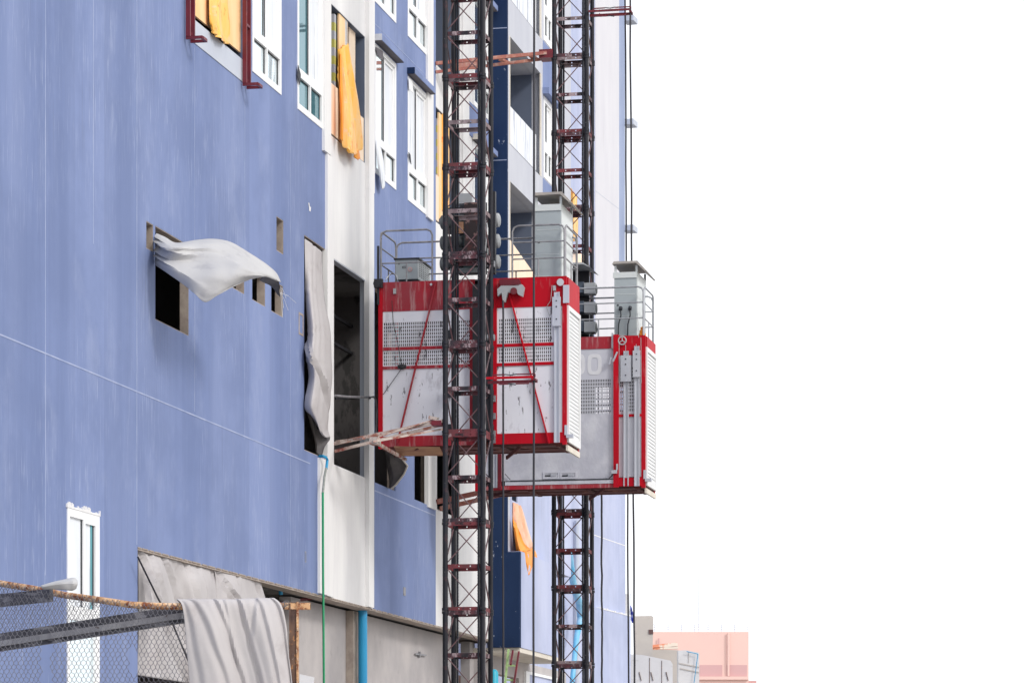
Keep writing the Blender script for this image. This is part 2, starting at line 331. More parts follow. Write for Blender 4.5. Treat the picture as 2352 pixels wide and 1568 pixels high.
def solid(o, t):
    md = o.modifiers.new('thickness', 'SOLIDIFY'); md.thickness = t; md.offset = 0
def solo(name, mb, m, label, cat, group=None, frame=FAC, thick=0, kind=None):
    xs, ys, zs = zip(*mb.v); b = ((min(xs)+max(xs))/2, (min(ys)+max(ys))/2, min(zs))
    o = _obj(name, mb, m, b); o.matrix_world = frame @ Matrix.Translation(b); BASE[o] = b
    props(o, label, cat, group, kind)
    if thick: solid(o, thick)
    return o
def copy_tree(o, parent=None):
    c = o.copy(); C.objects.link(c); c.parent = parent; BASE[c] = BASE.get(o)
    for ch in [x for x in o.children]: copy_tree(ch, c)
    return c

# ------------------------------------------------------------------ ground
g = MB(); g.add([(-1500, -1500, 0), (1500, -1500, 0), (1500, 2500, 0), (-1500, 2500, 0)], [(0, 1, 2, 3)])
o = _obj('ground', g, GROUNDM, (0, 0, 0)); o['kind'] = 'structure'

# ------------------------------------------------------------------ main building
ZB = P(316, 1257)[2]; ZA = P(0, 768)[2]; SILL = P(760, 307)[2]; HEAD = P(861, 104)[2]; ST = 3.1; TOP = 31.0
T = .12
U0 = 24.0; u740, u752, u766, u848, u860 = U(740), U(752), U(766), U(848), U(860)
u995, u1001, u1059, u1130 = U(995), U(1001), U(1059), U(1130)
bld = thing('apartment_building', 'long blue and white painted building under construction with cloth covered openings, filling the left side', 'building', (0, 45, 0))
def hole(x0, x1, yt, yb, w=0.0):                    # tops and bottoms measured at the left edge
    return (U(x0, w), U(x1, w), P(x0, yb, w)[2], P(x0, yt, w)[2])
hF = hole(356.6, 433.5, 518, 733.7)
slots = [hole(336, 352, 507, 570), hole(635, 651, 496, 575), hole(534.5, 561, 593, 661), hole(579.3, 609, 616, 688), hole(623, 650, 641, 714)]
hE = (U(698.6), u752, P(698.6, 1033)[2], P(698.6, 539)[2])
hG = (U(155), U(225), .3, P(155, 1166)[2])
hH = (U(316), u752, -.1, ZB)
h1 = (U(431), U(557), SILL, HEAD); wA = (U(580), U(644), SILL, HEAD); wB = (U(683.7), U(739.6), SILL, HEAD)
def up(h, k): return (h[0], h[1], h[2]+ST*k, h[3]+ST*k)
NST = 5
hs = [hF, hE, hG, hH]+slots+[up(h, k) for h in (h1, wA, wB) for k in range(NST)]
m = MB().plate('w', 0, U0, u752, 0, TOP, hs, T); part('wall', m, BLUE, bld, 'blue painted long wall with streaks and pale joints')
# white bay
hJ = (u766, U(846), P(766, 1064)[2], P(766, 590)[2]); b1 = (U(761), U(842), SILL, HEAD)
m = MB().plate('w', -.03, u752, u860, ZB, TOP, [hJ]+[up(b1, k) for k in range(NST)], T); part('wall', m, WHITE, bld, 'white painted narrow bay wall')
# second blue wall
hK = (U(860.6), U(908.4), P(860.6, 1107)[2], hJ[3]); hL = (U(952), U(985), hK[2], hJ[3])
wC = (U(861.5), U(908), SILL, HEAD); wD = (U(937), U(979.5), SILL, HEAD)
m = MB().plate('w', 0, u860, u1001, ZB, TOP, [hK, hL]+[up(h, k) for h in (wC, wD) for k in range(NST)], T); part('wall', m, BLUE, bld, 'second blue wall behind the near hoist')
# far white bay
b3 = (u1001+.01, u1059, SILL, HEAD); hM = (U(1006), U(1058), hK[2], hJ[3])
wE = (U(1088), U(1124), SILL, HEAD)
m = MB().plate('w', -.02, u1001, u1130, ZB, TOP, [hM]+[up(h, k) for h in (b3, wE) for k in range(NST)], T); part('wall', m, WHITE, bld, 'far white bay wall behind the near mast')
for k in range(NST): part('blue_band', MB().box((-.02, U(1076), HEAD+.1+ST*k), (.004, u1130-.02, SILL-.06+ST*(k+1))), BLUE, bld)
# pilasters
def pil(x0, x1, z0, z1, w, mt=WHITE): part('pilaster', MB().box((-.05, U(x0, w), z0), (w, U(x1, w), z1)), mt, bld)
zp = P(740, 335, .1)[2]
pil(746, 761, zp, TOP, .05); pil(848, 861, P(844, 425, .1)[2], TOP, .045)
pil(752.5, 767, ZB+.02, zp-.01, .045); pil(735, 752.6, ZB+.03, hE[2]-.03, .043); pil(848, 859.5, ZB+.02, P(848, 425, .1)[2]-.02, .045)
pil(983, 996, P(980, 492, .08)[2], TOP, .045); pil(984, 1001, P(1001, 1172)[2], hJ[3]+.1, .03)
pil(1064, 1078, hJ[3], TOP, .03)
# bay mullion
for k in range(2):
    part('mullion', MB().box((-.12, U(799), SILL+ST*k+1.2), (-.05, U(805), HEAD+ST*k)), WHITE, bld)
# sloping ledge band below the boarded opening
for k in range(2):
    part('ledge', MB().box((-.02, U(427), SILL-.34+ST*k), (.012, U(559), SILL+ST*k)), LEDGE, bld)
# pale joints and shallow niches
m = MB()
for x, y0, y1 in ((-2, 0, 1568), (104, 0, 1320), (214, 0, 560), (314, 0, 1250), (446.6, 110, 480), (446.6, 480, 945), (562, 200, 1010), (667, 300, 1340)):
    wd = .009 if x < 320 else .005
    u = U(x); m.box((-.01, u-wd, P(x, y1)[2]), (.003, u+wd, P(x, y0)[2]+(.5 if y0 == 0 else 0)))
m.box((-.01, U0, ZA-.010), (.004, U(712), ZA+.010)); m.box((-.01, u860+.02, ZA-.012), (.003, U(1000)-.05, ZA+.012))
m.box((-.01, u860+.02, P(862, 56)[2]-.006), (.003, U(981), P(862, 56)[2]+.006))
part('panel_joint', m, JOINT, bld)
part('niche_frame', MB().plate('w', .006, U(686), U(696.5), P(686, 767)[2], P(686, 716)[2], [(U(687.5), U(695), P(686, 762)[2], P(686, 721)[2])], .008), REVEAL, bld)
part('paint_mark', MB().prism([P(708, 466, .004), P(710, 466, .004), P(711, 474, .004), P(714, 476, .004), P(713, 486, .004), P(710, 484, .004), P(710, 478, .004)], (.003, 0, 0)), WHITE, bld)
part('box_plate', MB().box((-.01, U(926), P(926, 1366)[2]), (.01, U(931), P(926, 1347)[2])), STEELD, bld)
part('box_plate', MB().plate('w', .004, U(700), U(703), P(700, 1290)[2], P(700, 1265)[2], [(U(700.6), U(702.3), P(700, 1288)[2], P(700, 1267)[2])], .006), STEELD, bld)
# concrete reveals just inside the raw openings
for h in [hF, hE]+slots:
    e = .012; q = MB().plate('w', -.004, h[0]-.02, h[1]+.02, h[2]-.02, h[3]+.02, [(h[0]+e, h[1]-e, h[2]+e, h[3]-e)], .128)
    part('opening_reveal', q, REVEAL, bld)
q = MB().plate('w', -.034, hJ[0]-.03, hJ[1]+.03, hJ[2]-.02, hJ[3]+.03, [(hJ[0]+.006, hJ[1]-.006, hJ[2]+.006, hJ[3]-.02)], .12); part('opening_reveal', q, LEDGE, bld)
for h in (hK, hL, hM):
    q = MB().plate('w', -.03, h[0]-.02, h[1]+.02, h[2]-.02, h[3]+.02, [(h[0]+.012, h[1]-.012, h[2]+.012, h[3]-.012)], .13); part('opening_reveal', q, REVEAL, bld)
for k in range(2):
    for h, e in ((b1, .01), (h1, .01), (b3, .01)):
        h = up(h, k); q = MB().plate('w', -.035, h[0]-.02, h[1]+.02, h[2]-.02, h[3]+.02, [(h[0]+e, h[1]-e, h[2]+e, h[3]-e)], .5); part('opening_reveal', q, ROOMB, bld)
# soffit edge strip, broken plaster along the lower edge
m = MB(); u = U(316)+.0; rnd = random.Random(3)
m.box((-.25, U(316)+.02, ZB-.03), (-.004, u1130, ZB+.002))
while u < u1130-.4:
    du = rnd.uniform(.1, .5); h_ = rnd.uniform(.004, .018) if u > U(735) else .004
    m.box((-.02, u, ZB-h_), (.008, u+du*.8, ZB+.012)); u += du
part('edge_band', m, REVEAL, bld)
# floors, cross walls, back wall
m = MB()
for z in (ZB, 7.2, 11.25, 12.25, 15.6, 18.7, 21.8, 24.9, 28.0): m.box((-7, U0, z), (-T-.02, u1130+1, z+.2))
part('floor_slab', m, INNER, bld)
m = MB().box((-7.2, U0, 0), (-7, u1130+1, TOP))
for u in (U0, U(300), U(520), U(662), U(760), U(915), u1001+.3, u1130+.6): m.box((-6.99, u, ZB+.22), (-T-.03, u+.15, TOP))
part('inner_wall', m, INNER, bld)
m = MB().box((-7, U0, TOP), (.05, u1130+1, TOP+.4)); part('roof', m, CONC, bld)
# bare frames glimpsed inside the tall opening
m = MB()
for z in (hJ[3]-.45, hJ[3]-.95): m.bar((-.9, u766-.5, z), (-.9, u848+3, z), .05)
m.bar((-1, u766, hJ[3]-.3), (-1, u766+3, hJ[3]-1.3), .05); part('inner_frame', m, BLACK, bld)
# ground floor wall set back under the overhang
m = MB().plate('w', -.42, U(668, -.42), u1130+.2, 0, ZB-.035, [(U(1050, -.42), U(1079, -.42), 0, P(1050, 1452, -.42)[2])], .2); part('ground_floor_wall', m, CONC, bld)
m = MB().box((-.415, U(809, -.3), 0), (-.28, U(821, -.3), ZB-.04)); part('broken_column', m, REVEAL, bld)
m = MB().bar(N(0, 0, 1) and P(640, 1385, -.6), P(758, 1366, -.2), .05); part('red_strut', m, RAILRED, bld)
m = MB()
z = P(958, 1502, -.4)[2]; m.bar((-.39, U(953, -.4), z), (-.39, U(977, -.4), z+.02), .03); m.bar((-.39, U(961, -.4), z-.04), (-.39, U(963, -.4), z+.05), .05); part('door_bolt', m, STEELD, bld)

# windows ---------------------------------------------------------------
def window(h, w=0.0, glassL=GLASS, glassR=FILM, low=(GLASS, GLASS), parent=bld, fr=.055, tr=.50):
    a0, a1, z0, z1 = h; zt = z0+tr; am = (a0+a1)/2; f = fr; W_ = w-.035
    q = MB().plate('w', w+.012, a0-.03, a1+.03, z0-.05, z1+.03, [(a0+f, a1-f, zt+f*2.6, z1-f), (a0+f, am-f*.5, z0+f, zt), (am+f*.5, a1-f, z0+f, zt)], .09)
    o = part('window', q, PVC, parent)
    part('sash', MB().plate('w', w-.02, am-.01, a1-f+.003, zt+f*2.6-.003, z1-f+.003, [(am+.05, a1-f-.06, zt+f*2.6+.05, z1-f-.06)], .04), PVC, o)
    part('gasket', MB().box((w-.028, am-.045, zt+f*2.6), (w-.024, am-.012, z1-f)), GASK, o)
    part('pane', MB().box((w-.06, a0+f-.01, zt+f*2.6-.01), (w-.045, am-.02, z1-f+.01)), glassL, o)
    part('pane', MB().box((w-.058, am-.02, zt+f*2.6-.01), (w-.043, a1-f+.01, z1-f+.01)), glassR, o)
    for (b0, b1, g_) in ((a0+f, am-f*.5, low[0]), (am+f*.5, a1-f, low[1])):
        part('pane', MB().box((w-.05, b0-.01, z0+f-.01), (w-.035, b1+.01, zt+.01)), g_, o)
        part('gasket', MB().plate('w', w-.025, b0-.002, b1+.002, z0+f-.002, zt+.002, [(b0+.014, b1-.018, z0+f+.012, zt-.014)], .006), GASK, o)
    return o
for k in range(NST):
    window(up(wA, k)); window(up(wB, k), glassL=GLASS2, low=(GLASS2, GLASS2)); window(up(wC, k)); window(up(wD, k), glassL=FILM if k == 0 else GLASS); window(up(wE, k))
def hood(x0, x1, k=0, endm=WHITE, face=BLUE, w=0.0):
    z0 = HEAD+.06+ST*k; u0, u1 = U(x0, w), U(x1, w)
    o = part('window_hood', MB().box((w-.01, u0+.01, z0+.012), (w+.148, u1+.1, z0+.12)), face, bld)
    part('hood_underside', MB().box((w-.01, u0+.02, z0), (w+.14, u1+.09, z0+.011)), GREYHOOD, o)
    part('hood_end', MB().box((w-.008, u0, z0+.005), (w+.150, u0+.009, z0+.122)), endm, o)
for k in range(NST):
    hood(858.5, 908, k, GREYW); hood(935, 981, k, NAVY); hood(1086, 1126, k, CREAMW)
q = [((684, 150), (690, 172), (688, 196), (683, 178)), ((862, 108), (878, 118), (880, 140), (866, 128)), ((938, 180), (946, 186), (948, 214), (939, 205)), ((938, 350), (942, 356), (944, 378), (941, 372))]
for i, pp in enumerate(q):
    solo('film_flap', MB().prism([P(x, y, .03) for x, y in pp], (.01, 0, 0)), (GASK, GREYHOOD, PVC, GASK)[i], ('torn dark film flap on the window left of the first white pilaster', 'dark torn film in the top corner of the window under the white ended hood', 'torn white film in the top corner of the window under the navy ended hood', 'thin dark strip hanging on the window under the navy ended hood')[i], 'film flap')
# frosted tall window low at the left
a0, a1, z0, z1 = hG
zt = P(155, 1420)[2]; am = a0+(a1-a0)*.5
q = MB().plate('w', .015, a0-.03, a1+.03, z0, z1+.03, [(a0+.05, am-.02, zt+.18, z1-.10), (am+.06, a1-.14, zt+.18, z1-.14), (a0+.05, a1-.14, z0+.2, zt)], .08)
wg = part('window', q, PVC, bld, 'tall white sliding window with roughly plastered edge')
m = MB(); rnd = random.Random(5); u = a0-.06
while u < a1+.03:
    m.box((-.01, u, z1+.005), (.022, u+.024, z1+.03+.012*math.sin(u*9+1)+rnd.random()**3*.05)); u += .022
part('plaster_edge', m, WHITE, wg)
part('pane', MB().box((-.03, a0+.04, zt+.17), (-.018, am, z1-.09)), FILM, wg); part('pane', MB().box((-.028, am, zt+.17), (-.016, a1-.13, z1-.12)), FILM, wg)
part('pane', MB().box((-.03, a0+.04, z0+.19), (-.018, a1-.13, zt+.01)), GLASS, wg)
part('gasket', MB().box((-.02, am-.045, zt+.18), (-.004, am-.012, z1-.10)), GASK, wg); part('gasket', MB().box((-.02, a1-.2, zt+.18), (-.006, a1-.155, z1-.14)), GASK, wg)
part('edge_strip', MB().box((-.02, a1-.27, zt+.18), (-.008, a1-.21, z1-.14)), mat('teal_strip', (.10, .33, .38)), wg)

# navy fin and the far front
uf = u1130; wf = Q(1165, 300, uf)[0]; wf2 = Q(1195, 1400, uf)[0]
ZN = Q(1160, 1267, uf)[2]; ZNB = Q(1160, 1486, uf)[2]
part('navy_fin', MB().box((-.1, uf, ZN+.002), (wf-.004, uf+.12, TOP)), NAVY, bld, 'dark navy upright side of the projecting front')
part('navy_fin', MB().box((-.1, uf-.02, ZNB), (wf2-.004, uf+.12, ZN)), NAVY, bld, 'wider dark navy lower block speckled with paint')
m = MB()
for y in (65, 368): m.box((0, uf-.003, Q(1150, y, uf)[2]-.008), (wf-.006, uf+.002, Q(1150, y, uf)[2]+.008))
part('panel_joint', m, JOINT, bld)
X2 = lambda x: U(x, wf)
wz = lambda x, y: P(x, y, wf)[2]
uend = X2(1311)
SB = wz(1169, 414); SB2 = SB-.0                       # underside of a balcony band
bal = [(X2(1169), X2(1243), wz(1175, 335)+.9*0+ST*k-ST*0, 0) for k in range(1)]
zr = wz(1175, 335)                                     # bottom of one balustrade
ZBB = wz(1169, 414)                                    # top of the recess below it
reces = []
for k in range(-1, 5): reces.append((X2(1170), X2(1243), zr+ST*k if k >= 0 else wz(1180, 1150), ZBB+ST*(k+1)))
w2 = [(X2(1249), X2(1267), zr+.1+ST*k, zr+1.85+ST*k) for k in range(-1, 5)]
m = MB().plate('w', wf, uf+.1, uend, ZN+.03, TOP, reces+w2, .22)
part('wall', m, GREYW, bld, 'pale grey balcony wall past the navy fin')
m = MB().plate('w', wf+.006, X2(1171), uend, ZN+.01, wz(1171, 1030), [(X2(1175), X2(1188), wz(1180, 1150), wz(1180, 1060))], .03)
part('wall', m, LAV, bld, 'pale blue smooth wall low down behind the far hoist')
part('wall', MB().box((-.1, uf+.1, ZNB), (wf2, U(1278, wf2), ZN+.02)), LAV, bld)
m = MB().box((-.6, uf+.05, ZNB-.10), (wf2-.02, U(1300, wf2), ZNB-.002)); part('edge_band', m, CREAMW, bld)
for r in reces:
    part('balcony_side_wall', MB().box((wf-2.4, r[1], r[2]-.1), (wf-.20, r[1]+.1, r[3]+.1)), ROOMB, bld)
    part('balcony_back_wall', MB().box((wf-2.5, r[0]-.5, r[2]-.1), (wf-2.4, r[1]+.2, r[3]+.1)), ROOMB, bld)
    part('balcony_ceiling', MB().box((wf-2.4, r[0], r[3]), (wf-.21, r[1], r[3]+.15)), GREYW, bld)
    part('balcony_floor', MB().box((wf-2.4, r[0], r[2]-.25), (wf-.21, r[1], r[2]-.11)), GREYW, bld)
    part('balcony_jamb', MB().box((wf-.23, r[0]-.02, r[2]), (wf+.006, r[0]+.07, r[3])), CREAMW, bld)
    part('balcony_jamb', MB().box((wf-.02, r[1]-.10, r[2]), (wf+.004, r[1]+.02, r[3])), CREAMW, bld)
for i, r in enumerate(reces):
    if i == 0:
        q = MB(); z0_, z1_ = zr-ST, zr-ST+.95; part('balcony_floor', MB().box((wf-2.4, r[0]+.01, z0_-.25), (wf-.13, r[1]-.11, z0_-.002)), GREYW, bld)
        q.hexa([(wf-.14, r[0]+.08, z0_), (wf-.10, r[0]+.08, z0_), (wf-.10, r[1]-.1, z0_), (wf-.14, r[1]-.1, z0_), (wf-.14, r[0]+.08, z1_+.25), (wf-.10, r[0]+.08, z1_+.25), (wf-.10, r[1]-.1, z1_-.1), (wf-.14, r[1]-.1, z1_-.1)])
        part('balustrade_board', q, PALEB, bld, 'cream board closing the balcony beside the tall grey cabinet')
    else:
        b = part('balustrade', MB().box((wf-.12, r[0]+.10, r[2]+.05), (wf-.09, r[1]-.12, r[2]+.92)), BALU, bld)
        part('rail_foot', MB().box((wf-.085, r[0]+.08, r[2]+.006), (wf-.03, r[1]-.10, r[2]+.048)), GASK, b)
for k in range(-1, 5):
    h = w2[k+1]
    window(h, w=wf, fr=.09, tr=.55)
    part('window_hood', MB().box((wf-.01, h[0]-.15, h[3]+.06), (wf+.15, h[1]+.5, h[3]+.2)), NAVY if k % 2 else BLUE, bld)
    part('blue_band', MB().box((wf-.01, h[0]-.12, h[3]+.22), (wf+.004, h[1]+.15, h[2]+ST-.08)), BLUE, bld)
m = MB().box((wf-.05, X2(1262.6)-.01, P(1262, 1488, wf2)[2]), (wf+.013, X2(1262.6)+.01, P(1262, 1300, wf)[2])); part('panel_joint', m, GASK, bld)
# below the far front
wl = -.25
m = MB().plate('w', wl, uf+.1, U(1300, wl), 0, ZNB-.1, [(U(1136, wl), U(1192, wl), 0, P(1136, 1545, wl)[2]), (U(1240, wl), U(1248, wl), P(1240, 1530, wl)[2], P(1240, 1500, wl)[2])], .2); part('ground_floor_wall', m, CONC, bld)
part('inner_wall', MB().box((-3.2, uf-.9, 0), (-3, U(1300, -3), 5)), WOOD, bld)
o = part('ground_floor_window', MB().plate('w', wl+.06, U(1203, wl), U(1275, wl), 1.0, P(1203, 1540, wl)[2], [(U(1211, wl), U(1268, wl), 1.1, P(1203, 1546, wl)[2])], .1), PVC, bld)
part('pane', MB().box((wl-.02, U(1205, wl), 1.0), (wl+.02, U(1272, wl), P(1203, 1543, wl)[2])), LAV, o)

# ------------------------------------------------------------------ end wing, turned a little away
EA = math.atan((3215-CX)/F_PX); ex, ey = (1436-CX)/F_PX*92, 92.0
END = Matrix.Translation((ex, ey, 0)) @ Matrix.Rotation(-EA, 4, 'Z')
se, ce = math.sin(EA), math.cos(EA)
def E(x, y, w=0.0):
    r = (x-CX)/F_PX                                   # ex + w*ce + u*se = r*(ey - w*se + u*ce)
    u = (r*(ey-w*se)-ex-w*ce)/(se-r*ce); return (w, u, CAMZ+(HZ-y)/F_PX*(ey-w*se+u*ce))
UE = lambda x: E(x, 0)[1]
wing = thing('end_wing', 'pale end block with a white upright strip and grey ledges past the far mast', 'building', (0, -2, 0), frame=END)
zl = E(1369, 1397)[2]
part('wall', MB().box((-9, UE(1326), zl), (-.12, 0, TOP)), GREYW, wing)
part('wall', MB().box((-.12, UE(1367.5), zl), (0, UE(1422), TOP)), STRIPW, wing, 'white smooth upright strip')
part('wall', MB().box((-.11, UE(1422), zl), (-.01, 0, TOP)), PBLUE, wing, 'narrow blue strip at the outer corner')
part('wall', MB().box((-.11, UE(1326), zl), (-.03, UE(1344), TOP)), CREAMW, wing)
part('wall', MB().box((-.12, UE(1344), zl), (-.02, UE(1367.5), TOP)), LAV, wing)
zj = E(1370, 1140)[2]
part('wall', MB().box((-.05, UE(1362), zl), (.006, .004, zj+2.0)), LAV, wing, 'pale blue lower wall')
part('lower_block', MB().box((-9, UE(1368)-1.4, 0), (.14, .1, zl)), LAV, wing, 'pale blue base block with chipped upper edge')
m = MB(); rnd = random.Random(8); u = UE(1368)
while u < 0: m.box((-.02, u, zl-.01), (.15, u+.12, zl+rnd.random()*.05)); u += .13
part('chipped_edge', m, WHITE, wing)
part('panel_joint', MB().box((0, UE(1364), E(1370, 1230)[2]-.012), (.010, 0, E(1370, 1230)[2]+.012)), WHITE, wing)
part('panel_joint', MB().box((-.01, UE(1368), E(1370, 440)[2]-.008), (.003, UE(1422), E(1370, 440)[2]+.008)), LEDGE, wing)
part('grey_return', MB().box((-.9, UE(1326)-.9, zl+3), (-.5, UE(1326), TOP)), ROOMB, wing)  # shadowed return, its shade put into the dark slate colour
for y in (41, 279, 522):
    z = E(1436, y)[2]; part('ac_ledge', MB().box((-.06, -.05, z-.10), (.26, .5, z+.06)), LEDGE, wing)
for i, (x0, x1, yt, yb) in enumerate(((1300, 1308, 1157, 1180), (1316, 1325, 1161, 1180), (1334, 1340, 1168, 1205))):
    q = E(x0, yt, .02); part('small_recess', MB().box((-.02, q[1], E(x0, yb, .02)[2]), (.02, q[1]+.6, q[2])), CREAMW, wing)

# connecting wall between front and wing, behind the far mast
part('link_wall', MB().box((wf-3, uend, ZN+.03), (wf-.05, uend+.2, TOP)), LAV, bld)
part('link_wall', MB().box((wf-2.2, uend+.2, 4.2), (wf-2, U(1347, wf-2), TOP)), LAV, bld)
part('downpipe', MB().tube([(wf-1.9, U(1325, wf-1.9), 0), (wf-1.9, U(1325, wf-1.9), P(1325, 1195, wf-1.9)[2])], .07), LEDGE, bld)

# ------------------------------------------------------------------ masts
SEC = 1.508; MW = .65
def place(x, Y):
    X = (x-CX)/F_PX*Y; return ((X+D)*c_-Y*s_, (X+D)*s_+Y*c_)     # -> w, u
def make_mast(label, w, u, zoff, nsec, rack_near):
    t = thing('hoist_mast', label, 'hoist mast', (w, u+MW/2, 0), 'lattice masts of the two hoists')
    h = MW/2; sec = []
    cx, cy = w, u+h
    proto = None
    for k in range(nsec):
        z0 = zoff+k*SEC
        if proto is None:
            mb = MB()
            e = part('mast_section', MB().box((cx-.02, cy-h-.055, z0+.02), (cx+.02, cy-h-.045, z0+.05)), BAR, t)
            for sx in (-1, 1):
                for sy in (-1, 1):
                    r = .047 if sy < 0 else .043
                    X_, Y_ = cx+sx*h, cy+sy*h; zz = [z0+.004, z0+.05, z0+.051, z0+SEC-.051, z0+SEC-.05, z0+SEC-.004]
                    part('chord', MB().tube([(X_, Y_, q_) for q_ in zz], [r+.012, r+.012, r, r, r+.012, r+.012], 12), MAST, e)
            for z in (z0+.03, z0+SEC/2, z0+SEC-.03):
                q = MB()
                for sy in (-1, 1): 
                    hol = [(cx-.10, cx-.078, z-.011, z+.011), (cx+.10, cx+.122, z-.011, z+.011)]
                    q.plate('u', cy+sy*h-.003*sy-(.006 if sy < 0 else 0), cx-h+.03, cx+h-.03, z-.035, z+.035, hol, .006)
                    q.box((cx-h+.03, cy+sy*h, z+.029), (cx+h-.03, cy+sy*h-sy*.05, z+.035))
                for sx in (-1, 1): q.box((cx+sx*h-.004, cy-h+.03, z-.035), (cx+sx*h+.004, cy+h-.03, z+.035))
                part('cross_frame', q, BAR, e)
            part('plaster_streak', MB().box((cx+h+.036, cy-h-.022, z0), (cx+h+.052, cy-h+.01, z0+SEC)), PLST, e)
            q = MB(); ins = .04
            for i in range(2):
                a, b = z0+.07+i*SEC/2, z0+SEC/2-.05+i*SEC/2-(.02 if i else 0)
                d = 1 if i else -1
                q.tube([(cx-h+ins, cy-h, a if d > 0 else b), (cx+h-ins, cy-h, b if d > 0 else a)], .0105, 6)
                q.tube([(cx-h+ins, cy+h, b if d > 0 else a), (cx+h-ins, cy+h, a if d > 0 else b)], .0105, 6)
                for sx in (-1, 1): q.tube([(cx+sx*h, cy-h+.03, a if d > 0 else b), (cx+sx*h, cy+h-.03, b if d > 0 else a)], .013, 6)
            part('brace', q, BRACE, e)
            for sx in (-1, 1):
                q = MB(); yy = cy+(-h if sx > 0 else h); xr = cx+sx*(h-.066)
                q.box((xr-.012, yy-.03, z0), (xr+.012, yy+.03, z0+SEC))
                zz = z0+.01
                while zz < z0+SEC: q.box((xr-sx*.012-.010, yy-.025, zz), (xr-sx*.012+.010, yy+.025, zz+.013)); zz += .0251
                part('rack', q, MAST, e)
            proto = e
        else:
            e2 = copy_tree(proto, t); e2.location = (random.uniform(-.004, .004), random.uniform(-.004, .004), k*SEC)
            for ch in e2.children:
                if ch.name.startswith('cross_frame') and random.random() < .35:
                    ch.data = ch.data.copy(); ch.data.materials[0] = random.choice((BARR, BARW))
    return t
w1, u1 = place(1066, 53.0)
w2_, u2 = place(1309.5, 62.0)
z1j = Q(1066, 178, u1)[2]; zo1 = (z1j % SEC)-SEC
z2j = Q(1309, 130, u2)[2]; zo2 = (z2j % SEC)-SEC
make_mast('nearer black lattice hoist mast splashed with plaster, rising in front of the near red cage', w1, u1, zo1 if zo1 > -.2 else zo1+SEC*0, 14, False)
make_mast('farther black lattice hoist mast with toothed racks, standing behind the far red cage', w2_, u2, zo2, 15, True)
# pads under masts
for (w_, u_, l) in ((w1, u1, 'concrete foot slab under the nearer hoist mast'), (w2_, u2, 'concrete foot slab under the farther hoist mast')):
    solo('foot_slab', MB().box((w_-1.2, u_-.8, 0), (w_+1.2, u_+1.4, .12)), CONC, l, 'foundation')

# ------------------------------------------------------------------ cages
def perf_holes(a0, a1, z0, z1, pa, pz, sa, sz):
    hs = []; na = int((a1-a0)/pa); nz = int((z1-z0)/pz)
    for i in range(na):
        for j in range(nz):
            a = a0+(i+.25)*pa; z = z0+(j+.15)*pz; hs.append((a, a+sa, z, z+sz))
    return hs
CD = 1.24                                              # cage depth
def railing(mb, pts, r=.019): mb.tube(pts, r, 8)
def cage_body(t, w0, w1, uF, z0, zh, zt, redm, bh):
    "shared shell: floor, roof, back, building end, louvred outer end"
    uB = uF+CD
    part('floor', MB().box((w0+.02, uF+.03, z0-.02), (w1-.02, uB-.03, z0+.05)), UNDER, t)
    q = MB()
    for f in (.08, .5, .92): q.box((w0+.05, uF+CD*f-.04, z0-.035), (w1-.05, uF+CD*f+.04, z0-.022))
    for f in (.04, .32, .66, .95): q.box((w0+(w1-w0)*f-.04, uF+.1, z0-.05), (w0+(w1-w0)*f+.04, uB-.1, z0-.023))
    q.bar((w0+.7, uF+.05, z0-.03), (w0+.15, uF+.6, z0-.09), .03, .05); q.bar((w1-.8, uF+.05, z0-.03), (w1-1.2, uF+.7, z0-.16), .03, .06)
    part('underframe', q, UNDER, t)
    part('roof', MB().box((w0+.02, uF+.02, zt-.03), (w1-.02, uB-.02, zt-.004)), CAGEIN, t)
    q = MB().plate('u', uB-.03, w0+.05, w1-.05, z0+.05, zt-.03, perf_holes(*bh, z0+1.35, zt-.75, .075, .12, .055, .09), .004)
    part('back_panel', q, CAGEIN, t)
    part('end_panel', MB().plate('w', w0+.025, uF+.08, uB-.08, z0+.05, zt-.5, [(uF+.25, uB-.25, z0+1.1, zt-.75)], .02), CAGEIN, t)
    for a in (w0, w1-.075):
        for b in (uF, uB-.08): part('corner_post', MB().box((a, b, z0-.03), (a+.075, b+.08, zt)), RED, t)
    # louvred door on the outer end
    zA_, zB_ = z0+.02, zh+.02
    lo = part('louvre_door', MB().plate('w', w1+.030, uF+.06, uB-.01, zA_, zB_, [(uF+.14, uB-.08, zA_+.12, zB_-.08)], .04), LOUV, t)
    q = MB(); z = zA_+.13
    while z < zB_-.13:
        q.hexa([(w1+.002, uF+.14, z+.004), (w1+.012, uF+.14, z), (w1+.012, uB-.08, z), (w1+.002, uB-.08, z+.004), (w1+.001, uF+.14, z+.054), (w1+.005, uF+.14, z+.058), (w1+.005, uB-.08, z+.058), (w1+.001, uB-.08, z+.054)]); z += .067
    part('slat', q, LOUV, lo); part('door_liner', MB().box((w1+.0, uF+.1, zA_+.1), (w1+.0015, uB-.06, zB_-.05)), LOUVD, lo)
    part('end_header', MB().box((w1-.02, uF+.085, zh+.03), (w1+.02, uB-.085, zt-.01)), redm, t)
    s = part('door_sill', MB().box((w1-.02, uF+.06, z0-.13), (w1+.015, uB, z0-.035)), CREAMW, t)
    part('door_hook', MB().box((w1+.0, uF-.03, z0+.08), (w1+.12, uF+.06, z0+.14)), ALU, t); part('door_hook', MB().box((w1-.03, uF-.02, z0+.13), (w1+.02, uF+.03, z0+.3)), ALU, t)
